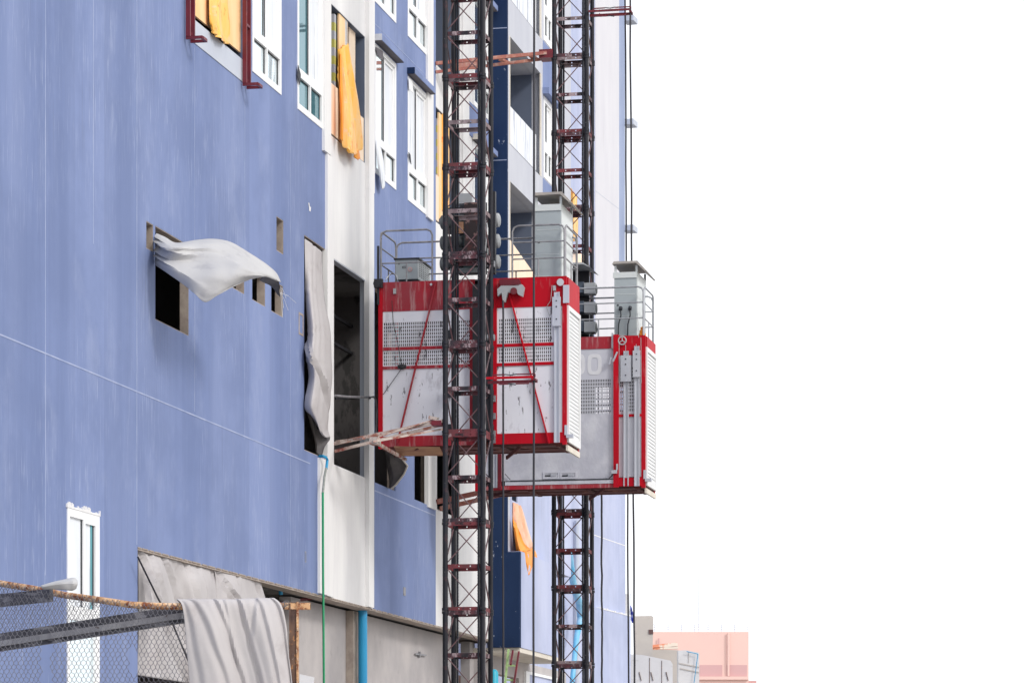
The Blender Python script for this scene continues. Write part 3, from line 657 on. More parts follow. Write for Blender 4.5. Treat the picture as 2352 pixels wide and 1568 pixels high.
def counter(t, w, uf_, zb, zt_, boxw, zc0, zc1, wd=.10):
    c = part('door_channel', MB().box((w-wd/2, uf_-.035, zb), (w-wd/2+.02, uf_-.005, zt_)).box((w+wd/2-.02, uf_-.035, zb), (w+wd/2, uf_-.005, zt_)).box((w-wd/2+.02, uf_-.013, zb), (w+wd/2-.02, uf_-.006, zt_)), ALU, t)
    b = part('counterweight', MB().box((w-boxw/2, uf_-.075, zc0), (w+boxw/2, uf_-.04, zc1)), ALU, t)
    q = MB()
    for z in (zc0+.12, zc1-.07, zc1-.17): q.tube([(w, uf_-.085, z), (w, uf_-.074, z)], .013, 8)
    part('bolt', q, GASK, b)

# --- near cage: the mast-side long face looks at the camera
uC = place(1085, 54.3)[1]
q1 = lambda x, y: Q(x, y, uC)
cw0, cw1 = q1(869, 0)[0], q1(1301, 0)[0]
cz0, czt = q1(1085, 1021)[2], q1(1085, 641)[2]
zhd = q1(1085, 709)[2]; zb1 = q1(1085, 997)[2]
cage1 = thing('hoist_cage', 'near red and white construction lift cage with two diagonal braces, against the nearer mast', 'hoist cage', (cw0+1.6, uC+.7, cz0), 'construction lift cages')
cage_body(cage1, cw0, cw1, uC, cz0, zhd, czt, RED, (cw0+.95, cw0+1.12))
wmA, wmB = q1(1015, 0)[0], q1(1131, 0)[0]
xl, xr = q1(1090, 0)[0], q1(1141, 0)[0]
part('header_panel', MB().box((cw0+.076, uC+.012, zhd), (xl, uC+.03, czt)), REDDUST, cage1, 'dusty faded red header at the building end')
part('header_panel', MB().box((wmB, uC+.01, zhd), (cw1-.076, uC+.03, czt)), RED, cage1, 'bright red header at the outer end')
part('bottom_beam', MB().box((cw0+.076, uC+.01, cz0), (xl, uC+.05, zb1)), REDDUST, cage1)
part('bottom_beam', MB().box((wmB, uC+.008, cz0), (cw1-.076, uC+.05, zb1)), RED, cage1)
zbar1, zbar2 = q1(1085, 795)[2], q1(1085, 839)[2]
for (a0, a1, f0, f1) in ((cw0+.076, xl, 880, 1086), (xr, q1(1273, 0)[0], 1145, 1267)):
    hs = perf_holes(q1(f0, 0)[0], q1(f1, 0)[0], zbar1+.03, q1(1085, 729)[2], .0345, .062, .0185, .046)+perf_holes(q1(f0, 0)[0], q1(f1, 0)[0], zbar2+.04, zbar1-.03, .0345, .062, .0185, .046)
    part('side_panel', MB().plate('u', uC+.022, a0, a1, zb1, zhd, hs, .004), CAGEW, cage1)
    for z in (zbar1, zbar2): part('cross_rail', MB().box((a0, uC+.002, z-.027), (a1, uC+.02, z+.027)), REDDUST if a0 < 1 else RED, cage1)
part('side_panel', MB().box((q1(1273, 0)[0], uC+.02, zb1), (cw1-.07, uC+.03, zhd)), CAGEW, cage1)
part('inner_post', MB().box((q1(1129, 0)[0], uC-.01, cz0), (q1(1141, 0)[0], uC+.02, czt)), RED, cage1)
part('inner_post', MB().box((q1(1079, 0)[0], uC-.006, cz0), (q1(1086, 0)[0], uC+.018, czt-.01)), REDDUST, cage1)
part('diagonal_brace', MB().bar((q1(1003, 0)[0], uC-.02, q1(1003, 646)[2]), (q1(913, 0)[0], uC-.02, q1(913, 1018)[2]), .02, .06), REDDUST, cage1)
part('diagonal_brace', MB().bar((q1(1168, 0)[0], uC-.02, q1(1168, 665)[2]), (q1(1262, 0)[0], uC-.02, q1(1262, 1018)[2]), .02, .06), RED, cage1)
# back plate and rollers between cage and mast
part('guide_plate', MB().box((q1(1088, 0)[0], uC-.10, q1(1088, 1012)[2]), (q1(1130, 0)[0], uC-.03, q1(1088, 655)[2])), BLACK, cage1)
q = MB()
for y in (700, 770, 905, 985):
    for x in (1034, 1126): q.box((q1(x-8, 0)[0], uC-.16, q1(x, y+9)[2]), (q1(x+9, 0)[0], uC-.02, q1(x, y-9)[2]))
part('roller_bracket', q, BLACK, cage1)
q = MB()
for y in (606, 775): q.tube([Q(1120, y, uC-.22), Q(1136, y, uC-.22)], .055, 14)
part('guide_roller', q, STEEL, cage1)
q = MB(); z = q1(1136, 845)[2]
for y in (915, 955, 995, 1010): q.box((q1(1129, 0)[0], uC-.06, q1(1130, y+8)[2]), (q1(1139, 0)[0], uC-.011, q1(1130, y-6)[2]))
part('latch', q, STEELD, cage1)
# counterweight of the door, small fittings
counter(cage1, q1(1279.7, 0)[0], uC, q1(1280, 1016)[2], q1(1280, 671)[2], .145, q1(1280, 750)[2], q1(1280, 683)[2])
part('hinge_plate', MB().box((q1(1294, 0)[0], uC-.03, q1(1300, 696)[2]), (q1(1307.6, 0)[0], uC-.003, q1(1300, 655)[2])), ALU, cage1)
part('disc_lamp', MB().tube([Q(1287, 648, uC-.05), Q(1287, 648, uC+.01)], .062, 20), ALU, cage1)
for (x, y, r) in ((990, 653, .022), (1149, 664, .022), (1274, 662, .02)): part('eye_bolt', MB().tube([Q(x, y, uC-.02), Q(x, y, uC+.02)], r, 12), ALU, cage1)
q = MB()
for (x, y) in ((907, 669), (1274, 662)): q.box((q1(x-3, 0)[0], uC-.03, q1(x, y+6)[2]), (q1(x+3, 0)[0], uC+.008, q1(x, y-6)[2]))
part('cleat', q, MOTL, cage1)
# cable arm over the outer header
q = MB(); A_ = lambda x, y, d=.0: Q(x, y, uC-.12-d)
q.prism([A_(1152, 655), A_(1199, 653), A_(1204, 660), A_(1200, 681), A_(1190, 676), A_(1186, 667), A_(1166, 672), A_(1160, 693), A_(1155, 693), A_(1152, 672), A_(1143, 680), A_(1142, 664)], (0, .08, 0))
part('cable_arm', q, MOTL, cage1)
q = MB().prism([A_(1145, 645), A_(1150, 640), A_(1192, 640), A_(1196, 652), A_(1190, 656), A_(1150, 656)], (0, .1, 0)); q.tube([A_(1180, 668, .03), A_(1180, 668, -.1)], .06, 14)
part('cable_arm_mount', q, RAILRED, cage1)
q = MB().box((cw0-.06, uC-.08, q1(869, 662)[2]), (cw0+.09, uC+.0, q1(869, 642)[2])); q.tube([(cw0+.0, uC-.1, q1(869, 653)[2]), (cw0+.0, uC+.05, q1(869, 653)[2])], .07, 12)
q.box((cw0-.02, uC-.02, q1(869, 700)[2]), (cw0+.02, uC-.001, q1(869, 565)[2])); part('latch', q, BLACK, cage1)
q = MB().ball(Q(923, 842, uC-.02), .05, 10, 6, (1.3, .5, 1)); q.box((q1(914, 0)[0], uC-.03, q1(923, 846)[2]), (q1(933, 0)[0], uC-.0, q1(923, 838)[2])); part('rope_hook', q, BLACK, cage1)
q = MB().tube([Q(900, 690, uC-.02), Q(903, 740, uC-.03), Q(914, 790, uC-.03), Q(922, 838, uC-.03)], .006, 6); q.tube([Q(924, 844, uC-.03), Q(880, 906, uC-.02)], .006, 6); part('rope', q, BLACK, cage1)
q = MB().tube([Q(1268, 655, uC-.02), Q(1265, 690, uC-.03), Q(1255, 705, uC-.03), Q(1262, 725, uC-.02)], .005, 6); part('wire', q, MOTL, cage1)
# packed cardboard and boards under the floor
part('packing_board', MB().hexa([q1(905, 1024), q1(1010, 1026), (q1(1010, 0)[0], uC+.3, q1(1010, 1040)[2]), (q1(905, 0)[0], uC+.3, q1(905, 1040)[2])]+[(p[0], p[1], p[2]-.03) for p in (q1(905, 1022), q1(1010, 1022), (q1(1010, 0)[0], uC+.3, q1(1010, 1038)[2]), (q1(905, 0)[0], uC+.3, q1(905, 1038)[2]))]), WOOD, cage1)

def cage_rails(t, w0, w1, uF, zt, h, g0, g1, m_):
    "tubular guard rails: long near side in two loops around the drive, far side, outer end"
    uB = uF+CD; c = .10
    def loop(ax, a0, a1, k, z1):
        pts = []
        for (a, z) in ((a0, zt-.02), (a0, z1-c), (a0+.03, z1-.03), (a0+c, z1), (a1-c, z1), (a1-.03, z1-.03), (a1, z1-c), (a1, zt-.02)):
            pts.append((a, k, z) if ax == 'w' else (k, a, z))
        return MB().tube(pts, .017, 8)
    def mid(ax, a0, a1, k, z): return MB().tube([((a0, k, z) if ax == 'w' else (k, a0, z)), ((a1, k, z) if ax == 'w' else (k, a1, z))], .013, 8)
    for (ax, a0, a1, k) in (('w', w0+.04, g0, uF+.03), ('w', g1, w1-.04, uF+.03), ('w', w0+.04, w1-.04, uB-.05), ('u', uF+.06, uB-.06, w0+.03), ('u', uF+.06, uB-.06, w1-.03)):
        o = part('guard_rail', loop(ax, a0, a1, k, zt+h), m_, t)
        for f in (.36, .68) if ax == 'u' or a0 != w0+.04 or k > uF+.5 else (.37,): part('mid_rail', mid(ax, a0, a1, k, zt+h*f), m_, o)
        n = 2 if a1-a0 > 2 else 1
        for i in range(n):
            a = a0+(a1-a0)*(i+1)/(n+1)
            part('rail_post', MB().tube([((a, k, zt-.02) if ax == 'w' else (k, a, zt-.02)), ((a, k, zt+h*.36) if ax == 'w' else (k, a, zt+h*.36))], .013, 8), m_, o)
cage_rails(cage1, cw0, cw1, uC, czt, .90, q1(992, 0)[0], q1(1176, 0)[0], STEELD)

def drive(t, wc, un, uf_, zb, wl_, wr_, zs, mt, caps, back=False):
    "three stacked motors on a back plate; wl_, wr_: outer ends"
    part('drive_plate', MB().box((wc-.36, min(un, uf_), zb), (wc+.40, max(un, uf_), zb+1.45)) if not back else MB().box((wc-.33, uf_+.34, zb+.16), (wc+.16, uf_+.38, zb+1.42)), BLACK, t)  # back case: black sheet added behind the motors to keep the gaps dark
    for z in zs:
        um = (un+uf_)/2; sgn = -1 if un < uf_ else 1
        u = un+sgn*.14 if not back else un+.16
        o = part('drive_motor', MB().tube([(wl_+.06, u, z), (wr_-.06, u, z)], .105, 16), mt, t)
        for e_, d_ in ((wl_+.10, 1), (wr_-.10, -1)):
            n_ = 40; part('cooling_fins', MB().tube([(e_+d_*i*.009, u, z) for i in range(n_)], [.118 if i % 2 else .106 for i in range(n_)], 16), mt, o)
        part('fan_cover', MB().tube([(wl_, u, z), (wl_+.02, u, z), (wl_+.09, u, z)], [.085, .12, .125], 14), caps[0], o)
        part('fan_cover', MB().tube([(wr_, u, z), (wr_-.02, u, z), (wr_-.09, u, z)], [.085, .12, .125], 14), caps[1], o)
        part('gearbox', MB().box((wc-.17, u-.14, z-.13), (wc+.06, u+.1, z+.13)), GREEN, o)
uD = uC-.02
zs1 = [q1(1085, y)[2] for y in (598, 550, 502)]
drive(cage1, q1(1084, 0)[0], uD+.10, uD+.16, czt, q1(1005, 0)[0], q1(1142, 0)[0], zs1, MOTG, (MOTG, MOTL), True)
part('machine_plate', MB().box((q1(1072, 0)[0], uC-.20, q1(1085, 614)[2]), (q1(1101, 0)[0], uC-.15, q1(1085, 470)[2])), PLATE, cage1)
part('machine_foot', MB().box((q1(1036, 0)[0], uC-.10, q1(1085, 628)[2]), (q1(1101, 0)[0], uC+.1, q1(1085, 617)[2])), MOTG, cage1)
for y in (485, 533, 578): part('machine_arm', MB().box((q1(1033, 0)[0], uC-.16, q1(1085, y+6)[2]), (q1(1100, 0)[0], uC-.08, q1(1085, y-6)[2])), BLACK, cage1)
part('drive_column', MB().box((q1(1130, 0)[0], uC-.14, q1(1130, 632)[2]), (q1(1141, 0)[0], uC-.04, q1(1130, 443)[2])), BLACK, cage1)
part('drive_top', MB().box((q1(1049, 0)[0], uC-.08, q1(1049, 470)[2]), (q1(1086, 0)[0], uC+.05, q1(1049, 447)[2])), MOTL, cage1)
part('drive_label', MB().box((q1(1047, 0)[0], uC-.2, q1(1049, 541)[2]), (q1(1070, 0)[0], uC-.17, q1(1049, 515)[2])), WOOD, cage1)
part('lever', MB().tube([Q(1113, 560, uC-.2), Q(1113, 513, uC-.2), Q(1117, 508, uC-.2), Q(1119, 518, uC-.2), Q(1116, 560, uC-.2), Q(1112, 620, uC-.2)], .012, 6), STEEL, cage1)
# small control cabinet with vents, white bag behind
def cabinet(t, name, x0, x1, yt, yb, ud, dp, lid, label=None):
    z0, z1 = Q(x0, yb, ud)[2], Q(x0, yt, ud)[2]; a0, a1 = Q(x0, yt, ud)[0], Q(x1, yt, ud)[0]
    o = part(name, MB().box((a0, ud, z0), (a1-.012, ud+dp, z1)), CAB, t, label)
    part('cabinet_side', MB().box((a1-.012, ud+.012, z0), (a1, ud+dp, z1-.002)), CABL, o)
    return o, a0, a1, z0, z1
o, a0, a1, z0, z1 = cabinet(cage1, 'control_cabinet', 909, 960, 597, 642, uC+.35, 1.0, 0, 'small grey cabinet with dark lid and red dial stain')
part('lid', MB().box((a0-.03, uC+.32, z1), (a1+.03, uC+1.38, z1+.025)), BLACK, o)
for i in range(6):
    q = MB()
    for j in range(8): q.box((a1-.001, uC+.45+i*.14, z0+.06+j*.033), (a1+.003, uC+.53+i*.14, z0+.07+j*.033))
    part('vent', q, GASK, o)
part('dial', MB().tube([(a0+.26, uC+.335, z0+.17), (a0+.26, uC+.352, z0+.17)], .04, 16), PINKD, o); part('dial_face', MB().tube([(a0+.26, uC+.33, z0+.17), (a0+.26, uC+.34, z0+.17)], .024, 16), MOTL, o)
q = MB().plate('u', uC+.345, a0+.12, a0+.19, z0+.19, z0+.23, [(a0+.13, a0+.18, z0+.20, z0+.22)], .006); q.box((a0+.05, uC+.344, z0+.26), (a0+.07, uC+.349, z0+.29)); q.box((a0+.17, uC+.344, z0+.28), (a0+.2, uC+.349, z0+.3)); part('latch', q, GASK, o)
q = MB().sheet([[Q(884, 645, uC+.2), Q(893, 632, uC+.25), Q(903, 626, uC+.3), Q(909, 632, uC+.32), Q(914, 645, uC+.3)], [Q(884, 645, uC+.4), Q(893, 634, uC+.45), Q(902, 630, uC+.5), Q(908, 634, uC+.5), Q(914, 645, uC+.5)]], 4, .01)
solo('plastic_bag', q, PVC, 'crumpled white plastic bag lying beside the small cabinet on the near cage roof', 'bag', thick=.004)
# tall cabinet with raised lid
def tall_cab(t, f, x0, x1, yt, yb, xs, label, leads=False):
    ud = f; z0, z1 = Q(x0, yb, ud)[2], Q(x0, yt, ud)[2]; a0, a1 = Q(x0, yt, ud)[0], Q(x1, yt, ud)[0]; dp = 1.05
    o = part('tall_cabinet', MB().box((a0, ud, z0), (a1, ud+dp, z1)), CAB, t, label)
    part('cabinet_side', MB().plate('w', a1+.018, ud+.02, ud+dp, z0, z1, [], .017), CABL, o)
    part('cabinet_head', MB().box((a0-.025, ud-.02, z1-.11), (a1+.01, ud-.002, z1)), CABL, o)
    q = MB()
    for uu in (ud, ud+dp-.04):
        for a in (a0, a1-.02): q.box((a, uu, z1), (a+.04, uu+.04, z1+.13))
    part('lid_support', q, CABL, o)
    zc = z1+.15
    q = MB().prism([(a0-.03, ud-.08, zc), (a0+.0, ud-.08, zc+.05), (a1+.03, ud-.08, zc+.05), (a1+.20, ud-.08, zc-.14), (a1+.16, ud-.08, zc-.14), (a1+.0, ud-.08, zc+.01)], (0, dp+.16, 0))
    part('lid', q, LIDM, o)
    q = MB()
    for z in (z0+.05, z0+(z1-z0)*.33, z0+(z1-z0)*.66): q.box((a0+.03, ud-.004, z), (a1-.03, ud-.001, z+.008))
    part('door_seam', q, CABL, o)
    q = MB().tube([(a0+.07, ud-.008, (z0+z1)/2), (a0+.07, ud-.001, (z0+z1)/2)], .018, 10); part('lock', q, GASK, o)
    if leads:
        for i in (0, 1):
            a = a0+(a1-a0)*(.3+.42*i); q = MB().tube([(a, ud-.05, z0+.53), (a, ud-.02, z0+.58)], .035, 10)
            q.tube([(a, ud-.05, z0+.52), (a+.01, ud-.06, z0+.42), (a-.04, ud-.04, z0+.25), (a-.05, ud-.02, z0-.02)], .013, 6); part('cable_plug', q, GASK, o)
    return o
tall_cab(cage1, uC+.18, 1229, 1288, 471, 642, 1312, 'tall pale grey cabinet with tilted lid')

# --- far cage: the outer long face looks at the camera, its mast is behind
uG = place(1300, 59.6)[1]
q2 = lambda x, y: Q(x, y, uG)
gw0, gw1 = q2(1091, 0)[0], q2(1482, 0)[0]
gz0, gzt = q2(1300, 1119)[2], q2(1300, 775)[2]
zgh = q2(1300, 803)[2]
cage2 = thing('hoist_cage', 'far red and white construction lift cage with dented grey sheet and white numerals', 'hoist cage', (gw0+1.6, uG+.7, gz0), 'construction lift cages')
cage_body(cage2, gw0, gw1, uG, gz0, zgh, gzt, RED, (gw1-1.2, gw1-.55))
part('header_panel', MB().box((gw0+.076, uG+.01, zgh), (gw1-.076, uG+.03, gzt)), REDDUST, cage2)
part('header_panel', MB().box((q2(1422, 0)[0], uG+.004, zgh-.14), (gw1-.076, uG+.009, gzt)), RED, cage2)
part('inner_post', MB().box((q2(1410, 0)[0], uG-.06, gz0-.02), (q2(1421.5, 0)[0], uG+.02, gzt+.02)), RED, cage2)
part('inner_post', MB().box((q2(1144, 0)[0], uG-.03, gz0), (q2(1152, 0)[0], uG+.015, gzt)), RAILRED, cage2)
zp0, zp1 = q2(1300, 951)[2], q2(1300, 870)[2]
a0, a1 = gw0+.076, q2(1410, 0)[0]
hs = perf_holes(q2(1180, 0)[0], q2(1403, 0)[0], zp0, zp1, .0325, .066, .016, .046)
part('side_panel', MB().plate('u', uG+.022, a0, a1, zp0-.005, zgh, hs, .004), PERFG, cage2, 'grey sheet with white numerals and rows of slots')
part('side_panel', MB().box((a0, uG+.018, q2(1300, 1101)[2]), (a1, uG+.028, zp0-.008)), CAGEG, cage2, 'dented scuffed grey sheet')
a2, a3 = q2(1421.5, 0)[0], gw1-.07
hs = perf_holes(q2(1423, 0)[0], q2(1470, 0)[0], zp0+.02, q2(1430, 838)[2], .0325, .066, .016, .046)
part('side_panel', MB().plate('u', uG+.018, a2, a3, q2(1300, 1098)[2], zgh-.14, hs, .004), PERFG, cage2)
part('cross_rail', MB().box((a2, uG-.005, q2(1430, 957)[2]), (a3, uG+.012, q2(1430, 951)[2])), RED, cage2)
part('bottom_beam', MB().box((gw0+.07, uG-.01, gz0-.02), (a1, uG+.05, q2(1300, 1112.5)[2])), REDDUST, cage2)
part('bottom_beam', MB().box((a2, uG-.02, gz0-.0), (a3, uG+.05, q2(1430, 1097)[2])), RED, cage2)
part('kick_strip', MB().box((q2(1160, 0)[0], uG-.012, q2(1300, 1111.6)[2]), (a1, uG+.017, q2(1300, 1103.5)[2])), CAGEG, cage2)
part('kick_rod', MB().box((q2(1172, 0)[0], uG-.02, q2(1300, 1103)[2]), (q2(1399, 0)[0], uG-.013, q2(1300, 1100.5)[2])), GASK, cage2)
part('stay', MB().bar(Q(1397, 1100, uG-.01), Q(1412, 1085, uG-.03), .012).bar(Q(1172, 1101, uG-.01), Q(1160, 1088, uG-.03), .012), GASK, cage2)
part('door_hook', MB().box((q2(1406, 0)[0], uG-.09, q2(1410, 1088)[2]), (q2(1419, 0)[0], uG-.061, q2(1410, 1080)[2])).box((q2(1417, 0)[0], uG-.09, q2(1410, 1080)[2]), (q2(1421, 0)[0], uG-.062, q2(1410, 1066)[2])), ALU, cage2)
part('door_latch', MB().bar(Q(1408, 830, uG-.07), Q(1418, 808, uG-.07), .03).bar(Q(1400, 836, uG-.07), Q(1404, 820, uG-.07), .03).box((q2(1405, 0)[0], uG-.03, q2(1405, 800)[2]), (q2(1409, 0)[0], uG-.0, q2(1405, 765)[2])), ALU, cage2)
for x in (1266, 1305.5):
    o = part('floor_vent', MB().plate('u', uG+.004, q2(x-19, 0)[0], q2(x+19, 0)[0], q2(x, 1099)[2], q2(x, 1082)[2], [(q2(x-15.5, 0)[0], q2(x+15.5, 0)[0], q2(x, 1095.5)[2], q2(x, 1086)[2])], .014), PERFG, cage2)
    part('vent_slot', MB().box((q2(x-15, 0)[0], uG+.012, q2(x, 1093.5)[2]), (q2(x-2, 0)[0], uG+.016, q2(x, 1090)[2])), GASK, o)
    part('vent_slot', MB().box((q2(x-1, 0)[0], uG+.004, q2(x, 1093)[2]), (q2(x+12, 0)[0], uG+.016, q2(x, 1086.5)[2])), ALU, o)
def numeral(x, y, hw, hh, uq):
    c = Q(x, y, uq); n = 40; mb = MB(); o = 0; sw = hw/F_PX*59.6; sh = hh/F_PX*59.6; tk = .068
    def se_(t, a, b, e=.55): 
        ct, st_ = math.cos(t), math.sin(t); return (math.copysign(abs(ct)**e, ct)*a, math.copysign(abs(st_)**e, st_)*b)
    for k in range(n):
        t = 2*math.pi*k/n; ox, oz = se_(t, sw, sh); ix, iz = se_(t, sw-tk, sh-tk)
        for (px, pz) in ((ox, oz), (ix, iz)):
            mb.v.append((c[0]+px, uq, c[2]+pz)); mb.v.append((c[0]+px, uq+.004, c[2]+pz))
    for k in range(n):
        a = 4*k; b = 4*((k+1) % n)
        mb.f += [(a, b, b+2, a+2), (a+1, a+3, b+3, b+1), (a, a+1, b+1, b), (a+2, b+2, b+3, a+3)]
    return mb
for x in (1327, 1365.3): part('numeral', numeral(x, 836.5, 16.4, 23.8, uG+.016), LETTER, cage2, 'large white number zero')
counter(cage2, q2(1438.5, 0)[0], uG-.0, q2(1439, 1116)[2], q2(1439, 806)[2], .20, q2(1439, 877)[2], q2(1439, 817)[2])
counter(cage2, q2(1463.5, 0)[0], uG-.01, q2(1463, 1116)[2], q2(1463, 795)[2], .14, q2(1463, 867)[2], q2(1463, 806)[2])
counter(cage2, q2(1137, 0)[0], uG-.01, q2(1137, 1120)[2], q2(1137, 990)[2], .04, q2(1137, 1000)[2], q2(1137, 990)[2])
q = MB(); cc = Vector(Q(1429, 782, uG-.05)); n = 20
q.tube([(cc.x+.075*math.cos(2*math.pi*k/n), cc.y, cc.z+.075*math.sin(2*math.pi*k/n)) for k in range(n+1)], .014, 6)
for k in range(3): q.tube([tuple(cc), (cc.x+.075*math.cos(2.1*k+1.57), cc.y, cc.z+.075*math.sin(2.1*k+1.57))], .010, 6)
part('pulley_wheel', q, MOTL, cage2)
q = MB()
for (x0, y0, x1, y1) in ((1422, 785, 1422, 880), (1437, 792, 1437, 817), (1461, 790, 1463, 806), (1465, 720, 1467, 775), (1472, 775, 1473, 880)): q.tube([Q(x0, y0, uG-.06), Q(x1, y1, uG-.06)], .005, 6)
part('wire', q, MOTL, cage2)
q = MB().tube([Q(1475, 774, uG+.12), Q(1475, 766, uG+.12)], .075, 14); q.tube([Q(1475, 766, uG+.12), Q(1475, 760, uG+.12), Q(1475, 757, uG+.12), Q(1475, 753, uG+.12), Q(1475, 750, uG+.12)], [.05, .055, .03, .035, .01], 14)
part('beacon', q, LAMP, cage2, 'amber warning beacon at the outer corner')
cage_rails(cage2, gw0, gw1, uG, gzt, .93, q2(1150, 0)[0], q2(1170, 0)[0], STEEL)
tall_cab(cage2, uG+.35, 1411, 1462, 626, 776, 1483, 'tall pale grey cabinet with two plugged cables', True)
uM2 = uG+CD+.02
m0 = lambda x, y: Q(x, y, uM2)
drive(cage2, m0(1310, 0)[0], uM2-.16, uM2-.1, gzt, m0(1262, 0)[0], m0(1377, 0)[0], [m0(1377, y)[2] for y in (758, 714, 670)], MOTB, (MOTB, MOTG))
q = MB().prism([m0(1290, 632), m0(1318, 621), m0(1358, 621), m0(1376, 633), m0(1358, 625), m0(1318, 625)], (0, -.9, 0)); part('drive_roof', q, MOTL, cage2)
for y in (758, 714, 670):
    part('motor_terminal_box', MB().box((m0(1352, 0)[0], uM2-.50, m0(1355, y+13)[2]), (m0(1376, 0)[0], uM2-.34, m0(1355, y-11)[2])), MOTL, cage2)
    part('motor_terminal_box', MB().box((m0(1330, 0)[0], uM2-.46, m0(1355, y+10)[2]), (m0(1350, 0)[0], uM2-.34, m0(1355, y-14)[2])), MOTB, cage2)

# ------------------------------------------------------------------ wall ties of the masts
def tie(pts, label, m_, cl=True):
    "pts: list of (p0, p1, width, height)"
    z = min(p[1][2] for p in pts); t = thing('mast_tie', label, 'wall tie', (pts[0][1][0], pts[0][1][1], z), 'steel ties from mast to wall')
    for (a, b, w_, h_) in pts: part('tie_bar', MB().bar(a, b, w_, h_), m_, t)
    return t
um = u1
t1 = tie([(Q(1016, 966, um), P(766, 1019, .0), .06, .055), (Q(1016, 975, um+.6), P(768, 1036, .0), .05, .05), (P(856, 1014, .95), Q(1016, 985, um+.2), .04, .035),
          (Q(1008, 960, um+.1), P(868, 1003, .9), .09, .022), (P(835, 1006, .8), P(774, 1013, .05), .05, .03), (P(862, 1015, .95), P(932, 1055, .8), .04, .05), (Q(985, 958, um), Q(1003, 962, um), .05, .06)],
         'plaster caked red steel tie from the nearer mast to the tall dark opening', TIE)
part('tie_clamp', MB().box(tuple(Vector(P(862, 1013, .95))-Vector((.07, .12, .06))), tuple(Vector(P(862, 1013, .95))+Vector((.07, .12, .06)))), TIE, t1)
part('tie_clamp', MB().box(tuple(Vector(Q(994, 970, um))-Vector((.02, .03, .05))), tuple(Vector(Q(994, 970, um))+Vector((.16, .25, .03)))), RAILRED, t1)
t2 = tie([(Q(1262, 121, u2), P(1000, 146, .0), .06, .065), (Q(1262, 134, u2+.4), P(1000, 166, 0), .06, .055), (Q(1150, 137, u2+.1), Q(1170, 146, u2+.4), .1, .04), (Q(1220, 128, u2), Q(1232, 138, u2+.4), .1, .05)],
         'faded red steel tie from the farther mast, high up across the navy fin', TIE2)
part('tie_plate', MB().bar(P(1045, 150, .3), P(1100, 150, .3), .04, .17), TIE2, t2)
part('tie_clamp', MB().box(tuple(Vector(Q(1255, 124, u2))-Vector((.14, .06, .09))), tuple(Vector(Q(1255, 124, u2))+Vector((.14, .3, .08)))), RAILRED, t2)
t3 = tie([(Q(1268, 1095, u2), P(1003, 1152, .0), .06, .10), (Q(1268, 1108, u2+.5), P(1010, 1168, 0), .05, .09), (Q(1160, 1120, u2), Q(1190, 1112, u2+.5), .08, .05)],
         'faded red steel tie from the farther mast, low down under the far cage floor', TIE2)

# cable guide brackets on masts
def cable_guide(x0, x1, y, u, label):
    a0, a1 = Q(x0, y, u)[0], Q(x1, y, u)[0]; z = Q(x0, y, u)[2]
    t = thing('cable_guide', label, 'bracket', (a0, u, z), 'red cable guides on the masts')
    part('arm', MB().box((a0, u-.03, z+.005), (a1-.04, u+.0, z+.045)), RED if u < 57 else RAILRED, t); part('arm', MB().box((a0, u+.10, z-.05), (a1, u+.16, z-.005)), RAILRED, t)
    part('end_bar', MB().box((a1-.05, u-.03, z-.03), (a1+.0, u+.16, z+.0)), RAILRED, t)
    for (f, g_, zz) in ((.12, .38, .075), (.62, .98, .075), (.25, .45, -.085), (.6, .85, -.085)):
        q = MB().box((a0+(a1-a0)*f, u-.02, z+zz-.008), (a0+(a1-a0)*g_, u+.0, z+zz+.012)); e_ = f if abs(f-.5) > abs(g_-.5) else g_
        q.box((a0+(a1-a0)*e_, u-.021, min(z+zz, z+.02)), (a0+(a1-a0)*e_+.012, u+.001, max(z+zz, z+.02) if zz > 0 else z-.02)); part('hook_rod', q, RAILRED, t)
    q = MB().tube([(a0+(a1-a0)*.38, u-.02, z+.08), (a0+(a1-a0)*.5, u-.02, z+.065), (a0+(a1-a0)*.62, u-.02, z+.08)], .010, 6); q.tube([(a0+(a1-a0)*.45, u-.02, z-.08), (a0+(a1-a0)*.6, u-.02, z-.10)], .010, 6)
    part('rubber_strap', q, CABLE, t)
cable_guide(1117, 1231, 872, u1-.05, 'bright red cable guide arm crossing the near cage face')
cable_guide(1352, 1451, 30, u2-.05, 'dark red cable guide arm high on the farther mast, holding two cables')

# ------------------------------------------------------------------ hanging cables
def cable(pts, r, label): solo('hanging_cable', MB().tube(pts, r, 8), CABLE, label, 'cable', 'black cables hanging down the masts')
def wav(fn, x, y0, y1, u, amp=.006, dx=0.0, seed=0):
    rnd = random.Random(seed); n = 26; out = []
    for i in range(n+1):
        f = i/n; p = fn(x+dx*f, y0+(y1-y0)*f, u); out.append((p[0]+rnd.uniform(-amp, amp), p[1], p[2]))
    return out
cable(wav(Q, 1155.7, 690, 1850, u1+.3, .004, 0, 1), .017, 'thick black cable dropping from the grey arm on the near cage')
cable(wav(Q, 1227.2, -400, 1850, u1-.02, .003, -2, 2), .019, 'long black cable passing the end of the bright red guide arm')
cable(wav(Q, 1382, 1128, 1850, u2+.2, .008, 1, 3), .020, 'wavy black cable hanging below the far cage, next to the farther mast')
cable(wav(Q, 1434, -400, 1850, u2+.1, .006, 11, 4), .017, 'left of the two long black cables at the outer edge of the building')
cable(wav(Q, 1444.5, -400, 1850, u2+.0, .006, 15, 5), .019, 'right of the two long black cables at the outer edge of the building')

